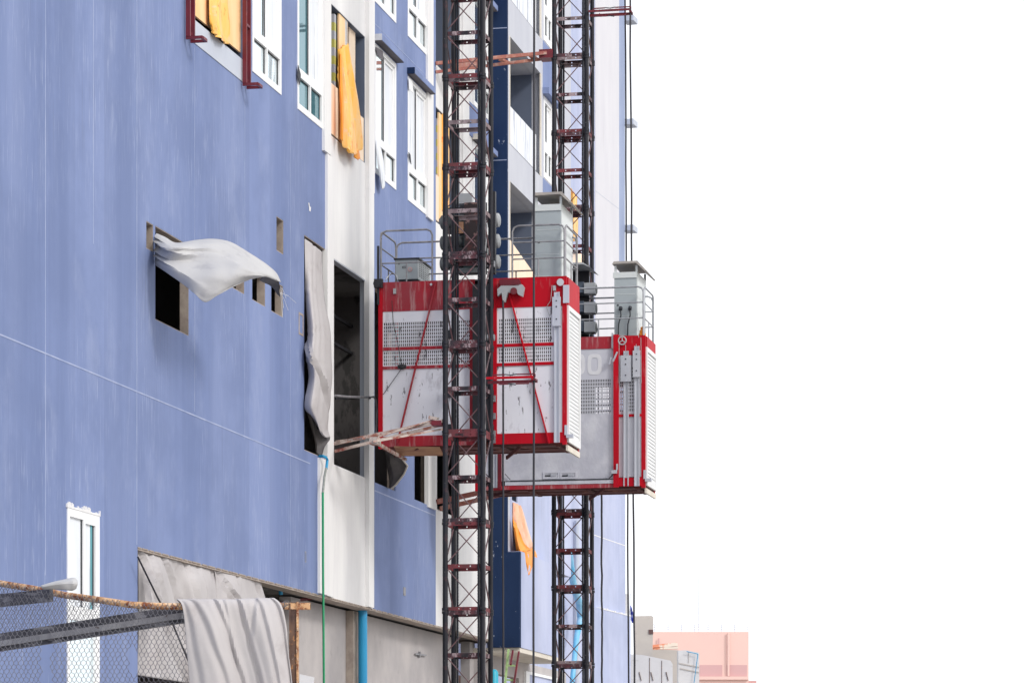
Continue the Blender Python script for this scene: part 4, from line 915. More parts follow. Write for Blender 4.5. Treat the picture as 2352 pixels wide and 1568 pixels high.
# ------------------------------------------------------------------ red brackets on the blue wall
def bracket(x, ybot, label, copy_of=None):
    w_ = .05; p = P(x, ybot, w_); u0 = p[1]; u1_ = u0+.22; z = p[2]
    t = thing('scaffold_bracket', label, 'bracket', (w_, u0, z), 'dark red frames beside the boarded opening')
    for u in (u0, u1_): part('upright', MB().box((w_-.02, u-.018, z), (w_+.045, u+.018, z+5.2)), RAILRED, t)
    for u in (u0, u1_): part('arm', MB().box((w_-.02, u-.018, z-.03), (w_+.23, u+.018, z+.012)), RAILRED, t)
    part('arm_tip', MB().box((w_+.20, u0+.018, z-.03), (w_+.24, u1_-.018, z+.010)), RAILRED, t)
    part('rung', MB().box((w_, u0+.018, z+.9), (w_+.04, u1_-.018, z+.94)), RAILRED, t)
    return t
bracket(430.5, 86, 'dark red steel frame at the near side of the boarded opening'); bracket(560.5, 193, 'dark red steel frame at the far side of the boarded opening')

# ------------------------------------------------------------------ boards and cloths in the openings
def pboard(x0, x1, yt, yb, w, m_, label, group=None, th=.03, dz=0):
    z1, z0 = P(x0, yt, w)[2], P(x0, yb, w)[2]
    solo('board', MB().box((w-th, U(x0, w), z0), (w, U(x1, w), z1)), m_, label, 'board', group)
pboard(446, 477, -300, 34, -.03, BOARD, 'cream orange board standing left in the framed opening of the blue wall', 'boards closing the openings')
pboard(520, 553, -260, 94, -.03, BOARD, 'cream orange board standing right in the framed opening of the blue wall', 'boards closing the openings')
pboard(478, 520, -280, 60, -.12, PALEB, 'pale board in the middle behind the yellow sheet of the framed opening', 'boards closing the openings')
pboard(760.5, 780, 190, 306, -.02, PALEB, 'low pale plywood board at the foot of the upper bay opening', 'boards closing the openings')
pboard(779, 799, 22, 325, -.05, BOARD, 'tall cream board behind the long orange sheet', 'boards closing the openings')
pboard(802, 816, 52, 290, -.12, PALEB, 'narrow tall board right of the long orange sheet', 'boards closing the openings')
pboard(815, 839.5, 254, 355, -.05, PALEB, 'low board at the far foot of the upper bay opening', 'boards closing the openings')
def hazard(x, yt, yb, w, label):
    t = thing('hazard_post', label, 'striped post', P(x, yb, w), 'striped posts in the bay openings')
    z1, z0 = P(x, yt, w)[2], P(x, yb, w)[2]; u = U(x, w); n = 9; h_ = (z1-z0)/n
    for i in range(n): part('yellow_stripe' if i % 2 else 'grey_stripe', MB().box((w-.06, u, z0+i*h_), (w, u+.12, z0+(i+1)*h_)), HAZY if i % 2 else HAZG, t)
hazard(768, 32, 205, -.06, 'yellow and grey striped post left in the upper bay opening')
hazard(1003.5, 272, 415, -.06, 'yellow and grey striped post in the far bay opening left of the near mast')
pboard(996, 1008, 396, 500, -.01, PALEB, 'pale board low in the far bay opening, left of the near mast', 'boards closing the openings')
pboard(1008, 1018, 258, 500, -.03, BOARD, 'tall cream board in the far bay opening beside the near mast', 'boards closing the openings')
pboard(1018, 1032, 262, 482, .0, YELLOW, 'bright yellow board glimpsed through the left side of the near mast', 'boards closing the openings')
def cloth(name, grid, m_, label, cat, sub=5, wr=.02, seed=1, fx=9, fy=3, n=(1, 0, 0), frame=FAC, th=.006, folds=(), fold_b=()):
    return solo(name, MB().sheet(grid, sub, wr, seed, fx, fy, n, folds, fold_b), m_, label, cat, frame=frame, thick=th)
# yellow sheet in framed opening
cloth('plastic_sheet', [[P(478, -120, .0), P(490, -120, .03), P(508, -120, .03), P(518, -120, 0)],
                        [P(479, 0, .02), P(492, 0, .07), P(506, 0, .05), P(522, 0, .02)],
                        [P(481, 50, .03), P(495, 60, .1), P(508, 72, .08), P(527, 60, .03)],
                        [P(486, 62, .04), P(496, 78, .11), P(511, 95, .09), P(526, 103, .04)]], YELLOW,
      'ragged yellow orange sheet hanging in the framed opening of the blue wall', 'plastic sheet', sub=8, wr=.008, seed=3, folds=[(.2, .3, .05, .05, 0, 1), (.5, .45, .06, .05, 0, 1), (.75, .85, .05, .05, 0, 1)])
# long orange sheet in the bay
cloth('plastic_sheet', [[P(779, 118, .0), P(786, 108, .03), P(794, 104, .04), P(800, 100, .03)],
                        [P(780, 160, .02), P(789, 160, .07), P(800, 160, .08), P(812, 165, .05)],
                        [P(783, 230, .04), P(795, 240, .12), P(810, 245, .13), P(824, 240, .08)],
                        [P(784, 318, .05), P(797, 335, .14), P(815, 345, .16), P(834, 325, .1)],
                        [P(790, 322, .05), P(800, 340, .15), P(817, 352, .17), P(832, 342, .1)]], YELLOW,
      'long orange sheet draped out of the upper bay opening between two white pilasters', 'plastic sheet', sub=8, wr=.010, seed=4, fx=14, fy=2, folds=[(.15, .25, .05, .05, 0, 1), (.4, .5, .05, .04, 0, 1), (.65, .85, .05, .05, 0, 1), (.1, .6, .03, .03, .2, 1)])
cloth('plastic_sheet', [[P(778.5, 126, .05), P(781, 124, .09), P(784, 128, .10)], [P(779.5, 200, .06), P(782.5, 202, .12), P(787, 204, .13)], [P(781, 270, .06), P(785, 272, .15), P(790, 274, .16)], [P(782, 318, .07), P(785, 322, .14), P(788, 324, .15)]], ORANGE,
      'narrow red orange strip down the near edge of the long orange sheet', 'plastic sheet', sub=8, wr=.008, seed=44)
cloth('plastic_sheet', [[P(812, 345, .1), P(820, 346, .13), P(826, 344, .1)], [P(814, 360, .1), P(821, 362, .12), P(826, 355, .1)], [P(820, 366, .1), P(823, 368, .11), P(826, 364, .1)]], ORANGE,
      'small dark orange scrap under the long orange sheet', 'plastic sheet', wr=.01, seed=5)
# window C film strip
cloth('plastic_film', [[P(864, 322, .03), P(868, 328, .05), P(874, 334, .04)], [P(867, 370, .06), P(873, 378, .1), P(880, 372, .07)], [P(871, 405, .08), P(877, 415, .12), P(883, 405, .09)], [P(875, 430, .08), P(879, 435, .1), P(883, 428, .09)]], FILM,
      'limp strip of white film hanging from the first window right of the orange sheet', 'plastic film', wr=.008, seed=6)
# blowing tarp
B_ = lambda zx, zy, w: P(312.4+zx*.19919, 477.75+zy*.19919, w)
cloth('tarpaulin', [[B_(228, 290, .0), B_(330, 335, .15), B_(470, 400, .35), B_(700, 368, .55), B_(900, 355, .75), B_(1090, 392, .95), B_(1280, 500, 1.12), B_(1480, 632, 1.28), B_(1610, 750, 1.38), B_(1662, 860, 1.42)],
                    [B_(226, 380, .02), B_(330, 430, .3), B_(470, 460, .5), B_(700, 440, .68), B_(900, 430, .88), B_(1080, 470, 1.05), B_(1250, 560, 1.22), B_(1430, 670, 1.36), B_(1560, 760, 1.44), B_(1655, 850, 1.45)],
                    [B_(226, 500, .02), B_(340, 560, .28), B_(500, 600, .5), B_(700, 590, .7), B_(900, 580, .92), B_(1060, 600, 1.1), B_(1200, 660, 1.28), B_(1350, 720, 1.4), B_(1480, 770, 1.46), B_(1620, 835, 1.46)],
                    [B_(225, 590, .02), B_(360, 650, .36), B_(540, 740, .6), B_(720, 800, .82), B_(880, 790, 1.0), B_(1020, 780, 1.14), B_(1160, 780, 1.28), B_(1290, 780, 1.38), B_(1420, 778, 1.45), B_(1560, 800, 1.46)],
                    [B_(226, 660, .02), B_(370, 755, .34), B_(560, 890, .6), B_(690, 995, .78), B_(805, 1085, .9), B_(930, 1010, 1.04), B_(1110, 912, 1.2), B_(1290, 835, 1.32), B_(1400, 805, 1.4), B_(1480, 792, 1.44)]], TARPW,
      'pale grey tarpaulin blown out of the square opening in the blue wall', 'tarpaulin', sub=8, wr=.008, seed=11, fx=7, fy=6, th=.004, fold_b=[(.12, .30, .045, .05, .06, .5), (.26, .44, .06, .05, .06, .62), (.47, .57, .045, .05, .06, .5), (.64, .82, .045, .05, .06, .45), (.33, .20, .02, .03, .1, .7), (.965, .96, .014, .014, .3, 1)])
cloth('tarpaulin', [[B_(1480, 792, 1.44), B_(1540, 795, 1.45), B_(1600, 815, 1.46), B_(1660, 850, 1.44)], [B_(1440, 800, 1.35), B_(1540, 840, 1.36), B_(1620, 880, 1.38), B_(1664, 930, 1.4)], [B_(1430, 830, 1.25), B_(1520, 880, 1.26), B_(1600, 940, 1.3), B_(1660, 1030, 1.36)]], TARPD,
      'dark frayed underside flap at the tip of the blown tarpaulin', 'tarpaulin', sub=4, wr=.01, seed=12)
q = MB(); rnd = random.Random(2)
for (ex_, ey_) in ((1845, 1095), (1755, 1180), (1700, 1150), (1730, 1040), (1690, 1260)):
    a = B_(1665, 900+rnd.random()*80, 1.40); b = B_(ex_, ey_, 1.38); mid = tuple((a[i]+b[i])/2+(.03 if i == 2 else 0) for i in range(3)); q.tube([a, mid, b], .003, 4)
solo('loose_thread', q, PVC, 'white frayed threads trailing from the tip of the blown tarpaulin', 'threads')
q = MB()
for (a, b) in ((868, 1020), (1045, 923), (1195, 856), (1318, 801), (1430, 778)): q.ball(B_(a, b-6, 1.35 if a > 1200 else 1.1), .008, 6, 4)
# curtain in tall slot
K_ = lambda zx, zy, w: P(643.1+zx*.35157, 514.5+zy*.35157, w)
cloth('tarpaulin', [[K_(162, 95, -.02), K_(200, 125, .0), K_(240, 155, .02), K_(275, 182, -.02)],
                    [K_(162, 260, -.02), K_(200, 270, .05), K_(240, 285, .05), K_(277, 300, .0)],
                    [K_(165, 480, .0), K_(205, 480, .12), K_(250, 480, .12), K_(288, 490, .05)],
                    [K_(178, 700, .04), K_(225, 700, .2), K_(275, 690, .2), K_(326, 690, .12)],
                    [K_(164, 835, .02), K_(215, 850, .22), K_(275, 860, .24), K_(334, 870, .15)],
                    [K_(188, 1000, .06), K_(235, 1000, .22), K_(285, 1010, .25), K_(338, 1000, .16)],
                    [K_(160, 1190, .02), K_(210, 1200, .18), K_(265, 1230, .22), K_(322, 1200, .14)],
                    [K_(205, 1255, .05), K_(240, 1300, .16), K_(275, 1350, .2), K_(312, 1330, .12)],
                    [K_(262, 1350, .1), K_(285, 1375, .16), K_(300, 1392, .18), K_(326, 1390, .14)]], TARP,
      'long grey patched curtain hanging in the narrow tall opening of the blue wall', 'tarpaulin', sub=8, wr=.006, seed=13, fx=5, fy=6, folds=[(.5, .45, .02, .05, 0, .5), (.1, .7, .05, .05, .48, .66), (.3, .8, .04, .05, .5, .7), (.65, .6, .02, .05, .3, 1)], fold_b=[(.22, .21, .012, .006, 0, 1), (.38, .37, .012, .006, 0, 1), (.55, .54, .012, .006, 0, 1), (.70, .69, .012, .006, 0, 1)])
cloth('tarpaulin', [[K_(160, 1195, -.02), K_(205, 1260, .0), K_(262, 1352, .04), K_(326, 1392, .1)],
                    [K_(185, 1260, -.04), K_(222, 1330, .02), K_(275, 1400, .05), K_(322, 1410, .1)],
                    [K_(215, 1390, -.04), K_(238, 1420, .02), K_(268, 1450, .05), K_(300, 1440, .1)],
                    [K_(232, 1485, -.04), K_(245, 1500, .0), K_(262, 1512, .03), K_(280, 1500, .06)]], TARPD,
      'dark fold at the foot of the long grey curtain', 'tarpaulin', sub=4, wr=.012, seed=14)
# crumpled cloth under near cage
L_ = lambda zx, zy, w: P(716.6+zx*.3675, 992.25+zy*.3675, w)
cloth('tarpaulin', [[L_(455, 110, .0), L_(490, 115, .1), L_(530, 130, .25), L_(560, 160, .35)],
                    [L_(462, 190, .0), L_(500, 190, .14), L_(560, 200, .3), L_(597, 210, .4)],
                    [L_(470, 280, .0), L_(510, 280, .14), L_(550, 270, .26), L_(575, 262, .33)],
                    [L_(478, 345, .0), L_(492, 350, .06), L_(510, 340, .12), L_(522, 328, .16)]], TARPD,
      'dark crumpled tarpaulin sagging from the opening below the near cage', 'tarpaulin', sub=5, wr=.02, seed=15)
solo('cloth_hem', MB().tube([L_(535, 125, .27), L_(560, 160, .36), L_(597, 210, .41), L_(575, 262, .34), L_(522, 330, .17), L_(495, 352, .08)], .018, 6), CREAMW, 'pale stiff hem along the edge of the dark crumpled tarpaulin', 'hem')
# orange cloth on far wall
S_ = lambda x, y, w: P(x, y, wf+w)
cloth('plastic_sheet', [[S_(1178, 1153, .02), S_(1186, 1156, .06), S_(1193, 1160, .08), S_(1199, 1166, .05)],
                        [S_(1179, 1190, .03), S_(1189, 1200, .12), S_(1200, 1200, .14), S_(1208, 1196, .1)],
                        [S_(1183, 1225, .05), S_(1194, 1235, .18), S_(1208, 1235, .2), S_(1217, 1228, .14)],
                        [S_(1188, 1262, .08), S_(1200, 1268, .22), S_(1214, 1262, .25), S_(1225, 1256, .18)]], PEACH,
      'peach and orange sheet draped down the pale blue wall beside the navy block', 'plastic sheet', sub=8, wr=.008, seed=17, folds=[(.3, .55, .06, .05, 0, 1), (.6, .85, .05, .05, 0, 1), (.1, .2, .04, .04, 0, 1)])
cloth('plastic_sheet', [[S_(1202, 1264, .27), S_(1212, 1262, .3), S_(1224, 1256, .26)], [S_(1206, 1290, .27), S_(1217, 1288, .3), S_(1232, 1284, .24)], [S_(1211, 1316, .27), S_(1213, 1320, .28), S_(1216, 1318, .26)]], ORANGE,
      'bright orange pointed corner hanging from the peach sheet', 'plastic sheet', wr=.015, seed=18)
cloth('plastic_sheet', [[S_(1179, 1186, .09), S_(1184, 1200, .11), S_(1196, 1225, .22)], [S_(1181, 1220, .1), S_(1188, 1235, .18), S_(1206, 1250, .27)], [S_(1187, 1264, .12), S_(1198, 1268, .26), S_(1220, 1262, .3)]], ORANGE,
      'bright orange middle fold of the sheet beside the navy block', 'plastic sheet', wr=.01, seed=19)
# orange cloth behind far mast
E_ = lambda x, y, w: P(x, y, wf-1.97+w)
cloth('plastic_sheet', [[E_(1312, 430, 0), E_(1318, 445, .1), E_(1325, 452, 0)], [E_(1313, 490, .1), E_(1319, 500, .2), E_(1326, 500, .1)], [E_(1315, 550, .1), E_(1319, 555, .2), E_(1326, 548, .1)]], YELLOW,
      'yellow orange sheet seen through the farther mast above the far cage', 'plastic sheet', wr=.02, seed=20)
cloth('plastic_sheet', [[E_(1312, 583, 0), E_(1330, 580, .2), E_(1344, 590, 0)], [E_(1313, 605, .1), E_(1330, 605, .25), E_(1344, 605, .1)], [E_(1314, 628, .1), E_(1332, 628, .2), E_(1344, 628, .1)]], PALEB,
      'pale orange sheet seen through the farther mast just above the far cage drive', 'plastic sheet', wr=.02, seed=21)

# tarps in the low wide opening
H_ = lambda zx, zy, w: P(294+zx*.21506, 1231.1+zy*.21506, w)
cloth('tarpaulin', [[H_(108, 150, -.05), H_(300, 200, -.05), H_(500, 250, -.05), H_(720, 305, -.05), H_(930, 360, -.05)],
                    [H_(108, 400, -.10), H_(310, 420, .1), H_(520, 460, -.08), H_(740, 500, .08), H_(945, 540, -.05)],
                    [H_(106, 800, -.1), H_(320, 800, .12), H_(540, 850, -.1), H_(760, 880, .08), H_(960, 900, -.05)],
                    [H_(104, 1150, -.1), H_(330, 1200, .1), H_(560, 1250, -.1), H_(780, 1300, .08), H_(980, 1350, -.05)],
                    [H_(100, 1480, -.1), H_(350, 1520, .1), H_(600, 1560, -.1), H_(800, 1600, .08), H_(990, 1640, -.05)]], TARP,
      'wide grey tarpaulin closing the low opening behind the wire mesh', 'tarpaulin', sub=9, wr=.006, seed=23, fx=8, fy=4, folds=[(.02, .55, .07, .02, 0, 1), (.15, .62, .05, .016, 0, 1), (.33, .75, .06, .02, 0, 1), (.48, .55, .03, .012, 0, 1), (.62, .95, .05, .02, 0, 1), (.78, .86, .03, .012, 0, 1), (.95, .88, .04, .015, 0, 1), (.08, .3, .04, .015, .2, 1)])
cloth('tarpaulin', [[H_(925, 352, -.02), H_(1080, 395, -.03), H_(1250, 440, -.03), H_(1420, 487, -.05)],
                    [H_(940, 520, -.02), H_(1110, 560, .06), H_(1280, 600, -.03), H_(1455, 620, -.05)],
                    [H_(950, 800, -.02), H_(1150, 820, .08), H_(1330, 840, -.03), H_(1520, 860, -.05)],
                    [H_(960, 1200, -.02), H_(1160, 1220, .08), H_(1350, 1240, -.03), H_(1600, 1260, -.05)]], TARP,
      'second grey tarpaulin hung in the low opening, just left of the rusty post top', 'tarpaulin', sub=8, wr=.006, seed=24, fx=8, fy=3, folds=[(.03, .5, .05, .03, 0, 1), (.05, .8, .06, .03, 0, 1), (.1, .25, .04, .02, 0, 1), (.9, .8, .04, .02, 0, 1), (.5, .6, .03, .02, 0, 1)])
solo('rope', MB().tube([H_(105, 220, .12), H_(320, 660, .2), H_(480, 940, .25), H_(645, 1330, .3)], .014, 6), CABLE, 'black slanting rope across the wide grey tarpaulin', 'rope')

# ------------------------------------------------------------------ pipes and bits at the ground floor
gp = thing('water_pipe', 'thin green pipe with blue elbow running down the white pilaster', 'pipe', P(743.5, 1850, .14))
part('pipe_run', MB().tube([P(741.5, 1130, .14), P(742, 1300, .14), P(744, 1568, .14), P(745, 1840, .14)], .020, 10), GREENP, gp)
part('pipe_neck', MB().tube([P(749, 1075, .14), P(745, 1095, .14), P(743.5, 1112, .14), P(741.5, 1133, .14)], .021, 8), TAPE, gp)
part('elbow', MB().tube([P(733, 1048, .02), P(742, 1047, .1), P(749, 1050, .14), P(752, 1056, .14), P(749.5, 1076, .14)], .024, 10), BLUEP, gp)
solo('drain_pipe', MB().tube([P(833, 1392, -.15), P(834, 1850, -.15)], .082, 20), BLUEP, 'thick blue plastic drain pipe under the overhang', 'pipe')
solo('pipe_stub', MB().tube([P(644, 1338, -.3), P(645, 1365, -.3)], .035, 12), BLUEP, 'short blue pipe stub poking from the soffit above the rusty post', 'pipe')
q = MB().box(tuple(Vector(P(815, 1588, -.8))-Vector((.02, .1, .0))), tuple(Vector(P(815, 1588, -.8))+Vector((.08, .25, .03)))); c0 = Vector(P(815, 1587, -.2)); q = MB().bar(c0+Vector((0, -.35, -.02)), c0+Vector((0, .5, .01)), .05, .06); q.bar(c0+Vector((0, -.3, -.1)), c0+Vector((0, -.3, .12)), .04); q.bar(c0+Vector((0, .45, -.1)), c0+Vector((0, .45, .1)), .08)
solo('scaffold_clamp', q, RUSTD, 'rusty scaffold clamp left of the thick blue drain pipe', 'clamp')
solo('guard_pipe', MB().tube([P(768, 908, .02), P(800, 911, .1), P(845, 912, .25), P(858, 911, .4), P(864, 918, .42), P(866, 940, .42), P(864, 995, .42)], .02, 8), STEELD, 'bent dark pipe reaching from the tall dark opening to the near cage', 'pipe')
solo('guard_pipe', MB().tube([P(770, 915, -.3), P(835, 915, -.25), P(850, 914, .1)], .018, 8), BLACK, 'straight black pipe inside the tall dark opening', 'pipe')
q = MB().bar(P(980, 1050, -.3), P(966, 1052, -.3), .05); q.bar(P(966, 1052, -.3), P(985, 1110, -.3), .05); q.bar(P(985, 1110, -.3), P(1001, 1150, -.2), .04)
solo('bent_frame', q, BLACK, 'thin black bent steel frame inside the opening below the near cage', 'frame')
# ladder, barrel
ld = thing('ladder', 'light green and red ladder leaning under the far front, between two cables', 'ladder', N(1164, 1700, 60))
part('rail', MB().bar(N(1168, 1491, 66), N(1153, 1640, 65), .045), LGREEN, ld); BASE[ld] = BASE[ld]
for a, b, m_ in (((1178, 1494), (1173, 1525), RAILRED), ((1192, 1496), (1170, 1640), RAILRED)): part('rail', MB().bar(N(*a, 66), N(*b, 65), .04), m_, ld)
for y in (1527, 1560, 1592): part('rung', MB().bar(N(1166-(y-1500)*.1, y, 65.6), N(1187-(y-1500)*.13, y+1, 65.6), .035), LGREEN, ld)
ld.matrix_world = Matrix.Translation(BASE[ld])
q = MB(); c0 = N(1134, 1600, 60.5); q.tube([(c0[0], c0[1], .0), (c0[0], c0[1], N(0, 1545, 60.5)[2]), (c0[0], c0[1], N(0, 1539, 60.5)[2]), (c0[0], c0[1], N(0, 1536, 60.5)[2])], [.09, .09, .07, .03], 16)
solo('plastic_drum', q, CYAN, 'cyan plastic drum half hidden behind the foot of the nearer mast', 'drum', frame=WLD)
hp = [(1301, 1200), (1304, 1235), (1309, 1270), (1315, 1330), (1322, 1360), (1331, 1385), (1334, 1420), (1325, 1459), (1320, 1504), (1314, 1568), (1310, 1700)]
solo('layflat_hose', MB().tube([P(x, y, wf-1.6) for x, y in hp], [.03, .04, .08, .09, .1, .1, .1, .08, .07, .07, .07], 10), PALEHOSE, 'blue and white layflat hose hanging behind the farther mast', 'hose')

# ------------------------------------------------------------------ mesh canopy close to the camera
YC = 27.0
can = thing('mesh_canopy', 'rusty pipe frame hung with hexagonal wire mesh, in the lower left corner', 'canopy', N(200, 1850, YC), frame=WLD)
pts = [(-260, 1290), (-120, 1318), (0, 1339), (80, 1352), (150, 1366), (228, 1377), (300, 1388), (360, 1391), (420, 1392), (520, 1391), (655, 1391), (713, 1391)]
part('top_pipe', MB().tube([N(x, y, YC+max(0, (300-x))*.004) for x, y in pts], .030, 14), RUST, can)
q = MB().bar(N(-260, 1515, YC+1.2), N(424, 1409, YC+.15), .06, .155); part('beam', q, BEAMG, can)
q = MB().bar(N(-260, 1518, YC+1.16), N(420, 1413, YC+.10), .05, .05); part('beam_lip', q, STEELD, can)
q = MB().bar(N(-200, 1400, YC+1.0), N(118, 1366, YC+.2), .05, .11); part('rear_beam', q, BEAMG, can)
q = MB().bar(N(672.5, 1384, YC), (N(672.5, 0, YC)[0], YC, 0), .03, .03); x0 = N(668, 0, YC)[0]; x1_ = N(686, 0, YC)[0]; zt_ = N(0, 1383, YC)[2]
q = MB().box((x0, YC-.03, 0), (x1_-.016, YC+.03, zt_)); part('post', q, RUSTD, can); part('post_flange', MB().box((x1_-.016, YC-.045, 0), (x1_, YC+.045, zt_+.005)), RUST, can)
part('post_flange', MB().box((x0-.012, YC-.045, 0), (x0, YC+.045, zt_-.01)), RUSTD, can)
part('cross_pipe', MB().box((N(655, 0, YC)[0], YC-.036, N(0, 1399, YC)[2]), (N(713, 0, YC)[0], YC-.032+.07, N(0, 1385, YC)[2])), RUST, can)
xx = N(-255, 0, YC)[0]; part('post', MB().box((xx-.04, YC+.1, 0), (xx+.04, YC+.2, 3.7)), RUSTD, can)
q = MB()
for i in range(3): c0 = N(650+i*4, 1388-i*2, YC-.05); q.tube([(c0[0]+.02*math.cos(t*.7), c0[1], c0[2]+.022*math.sin(t*.7)) for t in range(10)], .0025, 5)
part('wire_twist', q, WIRE, can)
def pipe_y(x):
    for (a, b), (c, d) in zip(pts, pts[1:]):
        if a <= x <= c: return b+(d-b)*(x-a)/(c-a)
    return 1391
def hexmesh(mb, x0, x1, yfun0, yfun1, cw, ch, Yf, skip=lambda x, y: False, r=.0021, seed=1):
    rnd = random.Random(seed); jit = {}
    def V(i, j):
        if (i, j) not in jit: jit[i, j] = (rnd.uniform(-.12, .12)*cw, rnd.uniform(-.12, .12)*ch)
        return jit[i, j]
    nx = int((x1-x0)/cw); j = 0; y = min(yfun0(x0), yfun0(x1)); ymax = max(yfun1(x0), yfun1(x1))
    nrow = int((ymax-y)/ch)
    def pt(i, j, e):     # twisted node: two points above one another
        dx, dy = V(i, j); x = x0+(i+(.5 if j % 2 else 0))*cw+dx+(y0w(j)); yy = y+j*ch+dy
        return x, yy+(.18*ch if e else -.18*ch)
    def y0w(j): return 1.6*math.sin(j*.5)
    for j in range(nrow):
        for i in range(nx):
            a = pt(i, j, 0); b = pt(i, j, 1)
            if a[1] < yfun0(a[0]) or b[1] > yfun1(a[0]) or skip(*a): continue
            A3 = N(*a, Yf(*a)); B3 = N(*b, Yf(*b)); mb.tube([A3, B3], r*1.5, 4, False)
            for di in ((-1, 0) if j % 2 == 0 else (0, 1)):
                c = pt(i+di, j+1, 0)
                if skip(*c) or c[1] > yfun1(c[0])+ch: continue
                mb.tube([B3, N(*c, Yf(*c))], r, 4, False)
front = lambda x, y: YC-.04+.0*x
gap = lambda x, y: (y > 1450 and 97-2*math.sin(y*.11) < x < 116+3*math.sin(y*.09)) or (y > 1490 and 300+4*math.sin(y*.2) < x < 316 and y < 1545)
q = MB(); hexmesh(q, -60, 437, lambda x: pipe_y(x)-9, lambda x: 1640, 11.0, 9.6, front, gap, .0021, 3)
part('wire_mesh', q, WIRE, can, 'front sheet of hexagonal wire mesh')
q = MB(); hexmesh(q, -60, 420, lambda x: pipe_y(x)-2, lambda x: 1470-(x+0)*.13, 6.4, 5.4, lambda x, y: YC+.25+(y-1390)*.012, lambda x, y: False, .0016, 4)
part('wire_mesh', q, WIRE, can, 'finer mesh sheet behind, seen between pipe and beam')
# draped tarp over the pipe
T_ = lambda zx, zy, d: N(294+zx*.21506, 1231.1+zy*.21506, YC-.05-d)
cloth('tarpaulin', [[T_(560, 720, -.22), T_(860, 715, -.22), T_(1150, 715, -.22), T_(1400, 705, -.22), T_(1580, 700, -.22)],
                    [T_(520, 672, -.06), T_(840, 672, -.06), T_(1130, 672, -.06), T_(1380, 662, -.06), T_(1560, 660, -.06)],
                    [T_(575, 730, .03), T_(850, 710, .04), T_(1150, 715, .03), T_(1420, 720, .04), T_(1640, 740, .02)],
                    [T_(608, 930, .03), T_(900, 930, .10), T_(1180, 930, .03), T_(1470, 930, .10), T_(1690, 950, .03)],
                    [T_(628, 1200, .03), T_(930, 1200, .12), T_(1220, 1200, .03), T_(1520, 1200, .12), T_(1712, 1200, .03)],
                    [T_(650, 1450, .03), T_(960, 1450, .12), T_(1260, 1450, .04), T_(1560, 1450, .12), T_(1740, 1450, .03)],
                    [T_(665, 1750, .03), T_(980, 1750, .12), T_(1290, 1750, .04), T_(1600, 1750, .12), T_(1770, 1750, .03)]], TARP,
      'grey tarpaulin draped over the rusty pipe, in front of the T shaped rusty post', 'tarpaulin', sub=22, wr=.003, seed=31, fx=9, fy=2.5, n=(0, -1, 0), frame=WLD, folds=[(.06, .34, .024, .034, .12, 1), (.26, .48, .028, .026, .1, 1), (.49, .62, .028, .024, .08, 1), (.70, .78, .022, .030, .1, 1), (.75, .60, .018, .026, .12, .55), (.90, .97, .024, .030, .1, 1), (.38, .42, .014, .018, .2, .8), (.03, .12, .014, .03, .3, 1)])
q = MB().sheet([[N(94, 1345, YC+.15), N(120, 1337, YC+.12), N(150, 1330, YC+.1), N(170, 1327, YC+.1), N(177, 1333, YC+.1)],
                [N(94, 1347, YC-.0), N(122, 1340, YC-.05), N(150, 1336, YC-.08), N(168, 1335, YC-.08), N(178, 1340, YC-.04)],
                [N(100, 1352, YC+.02), N(124, 1352, YC-.02), N(150, 1354, YC-.05), N(166, 1355, YC-.04), N(174, 1350, YC+.0)]], 4, .006, 3, 8, 3, (0, -1, 0))
solo('rolled_cloth', q, TARPW, 'small pale rolled cloth lying on the rusty pipe', 'cloth', frame=WLD, thick=.01)
solo('pallet', MB().hexa([N(688, 1600, 29), N(719, 1600, 29), N(719, 1600, 29.4), N(688, 1600, 29.4), N(688, 1547, 29), N(722, 1554, 29), N(722, 1554, 29.4), N(688, 1547, 29.4)]), SITEC, 'scrap of pale sheet showing right of the rusty post foot', 'sheet', frame=WLD)

# ------------------------------------------------------------------ right background
def fb(x0, x1, yt, yb, Y, dep, mb=None, ground=False):
    a = N(x0, yt, Y); b = N(x1, yb, Y); z0 = 0 if ground else b[2]
    return (mb or MB()).box((a[0], Y, z0), (b[0], Y+dep, a[2]))
pk = thing('pink_building', 'distant pink building with a roof railing and thin antenna', 'building', (N(1610, 0, 400)[0], 405, 0), frame=WLD)
YP = 400
part('wall', fb(1480, 1719.6, 1450, 1850, YP, 30, ground=True), PINK, pk)
part('side_block', fb(1719.6, 1737.5, 1562, 1850, YP+3, 20, ground=True), PINKD, pk)
for (x0, x1) in ((1607, 1659), (1669, 1716)): part('recess', MB().box((N(x0, 0, YP)[0], YP-.03, N(0, 1552, YP)[2]), (N(x1, 0, YP)[0], YP+.0, N(0, 1526, YP)[2])), PINKD, pk)
part('ledge', MB().box((N(1600, 0, YP)[0], YP-.4, N(0, 1560, YP)[2]), (N(1719, 0, YP)[0], YP-.04, N(0, 1552.5, YP)[2])), PINK, pk)
part('downpipe', MB().tube([N(1673, 1452, YP-.3), N(1673, 1551, YP-.3)], .14, 8), PINK, pk)
part('downpipe', MB().tube([N(1513, 1465, YP-.3), N(1513, 1500, YP-.3)], .1, 8), PINKD, pk)
q = MB()
for i in range(8): x = 1504+i*30.6; q.tube([N(x, 1450, YP+1), N(x, 1433, YP+1)], .05, 6)
for y in (1433.5, 1439, 1445): q.tube([N(1500, y, YP+1), N(1719, y, YP+1)], .035, 6)
part('roof_railing', q, LEDGE, pk)
part('antenna', MB().tube([N(1604.5, 1450, YP+4), N(1604.2, 1291, YP+4)], [.05, .03], 6), LEDGE, pk)
solo('concrete_column', MB().prism([N(1458, 1414, 100), N(1496, 1413, 100), N(1501, 1416, 100), N(1498, 1520, 100), N(1458, 1520, 100)], (0, 1, 0)), SITEB, 'bare buff concrete column with a small brown hole, left of the pink building', 'column', frame=WLD)
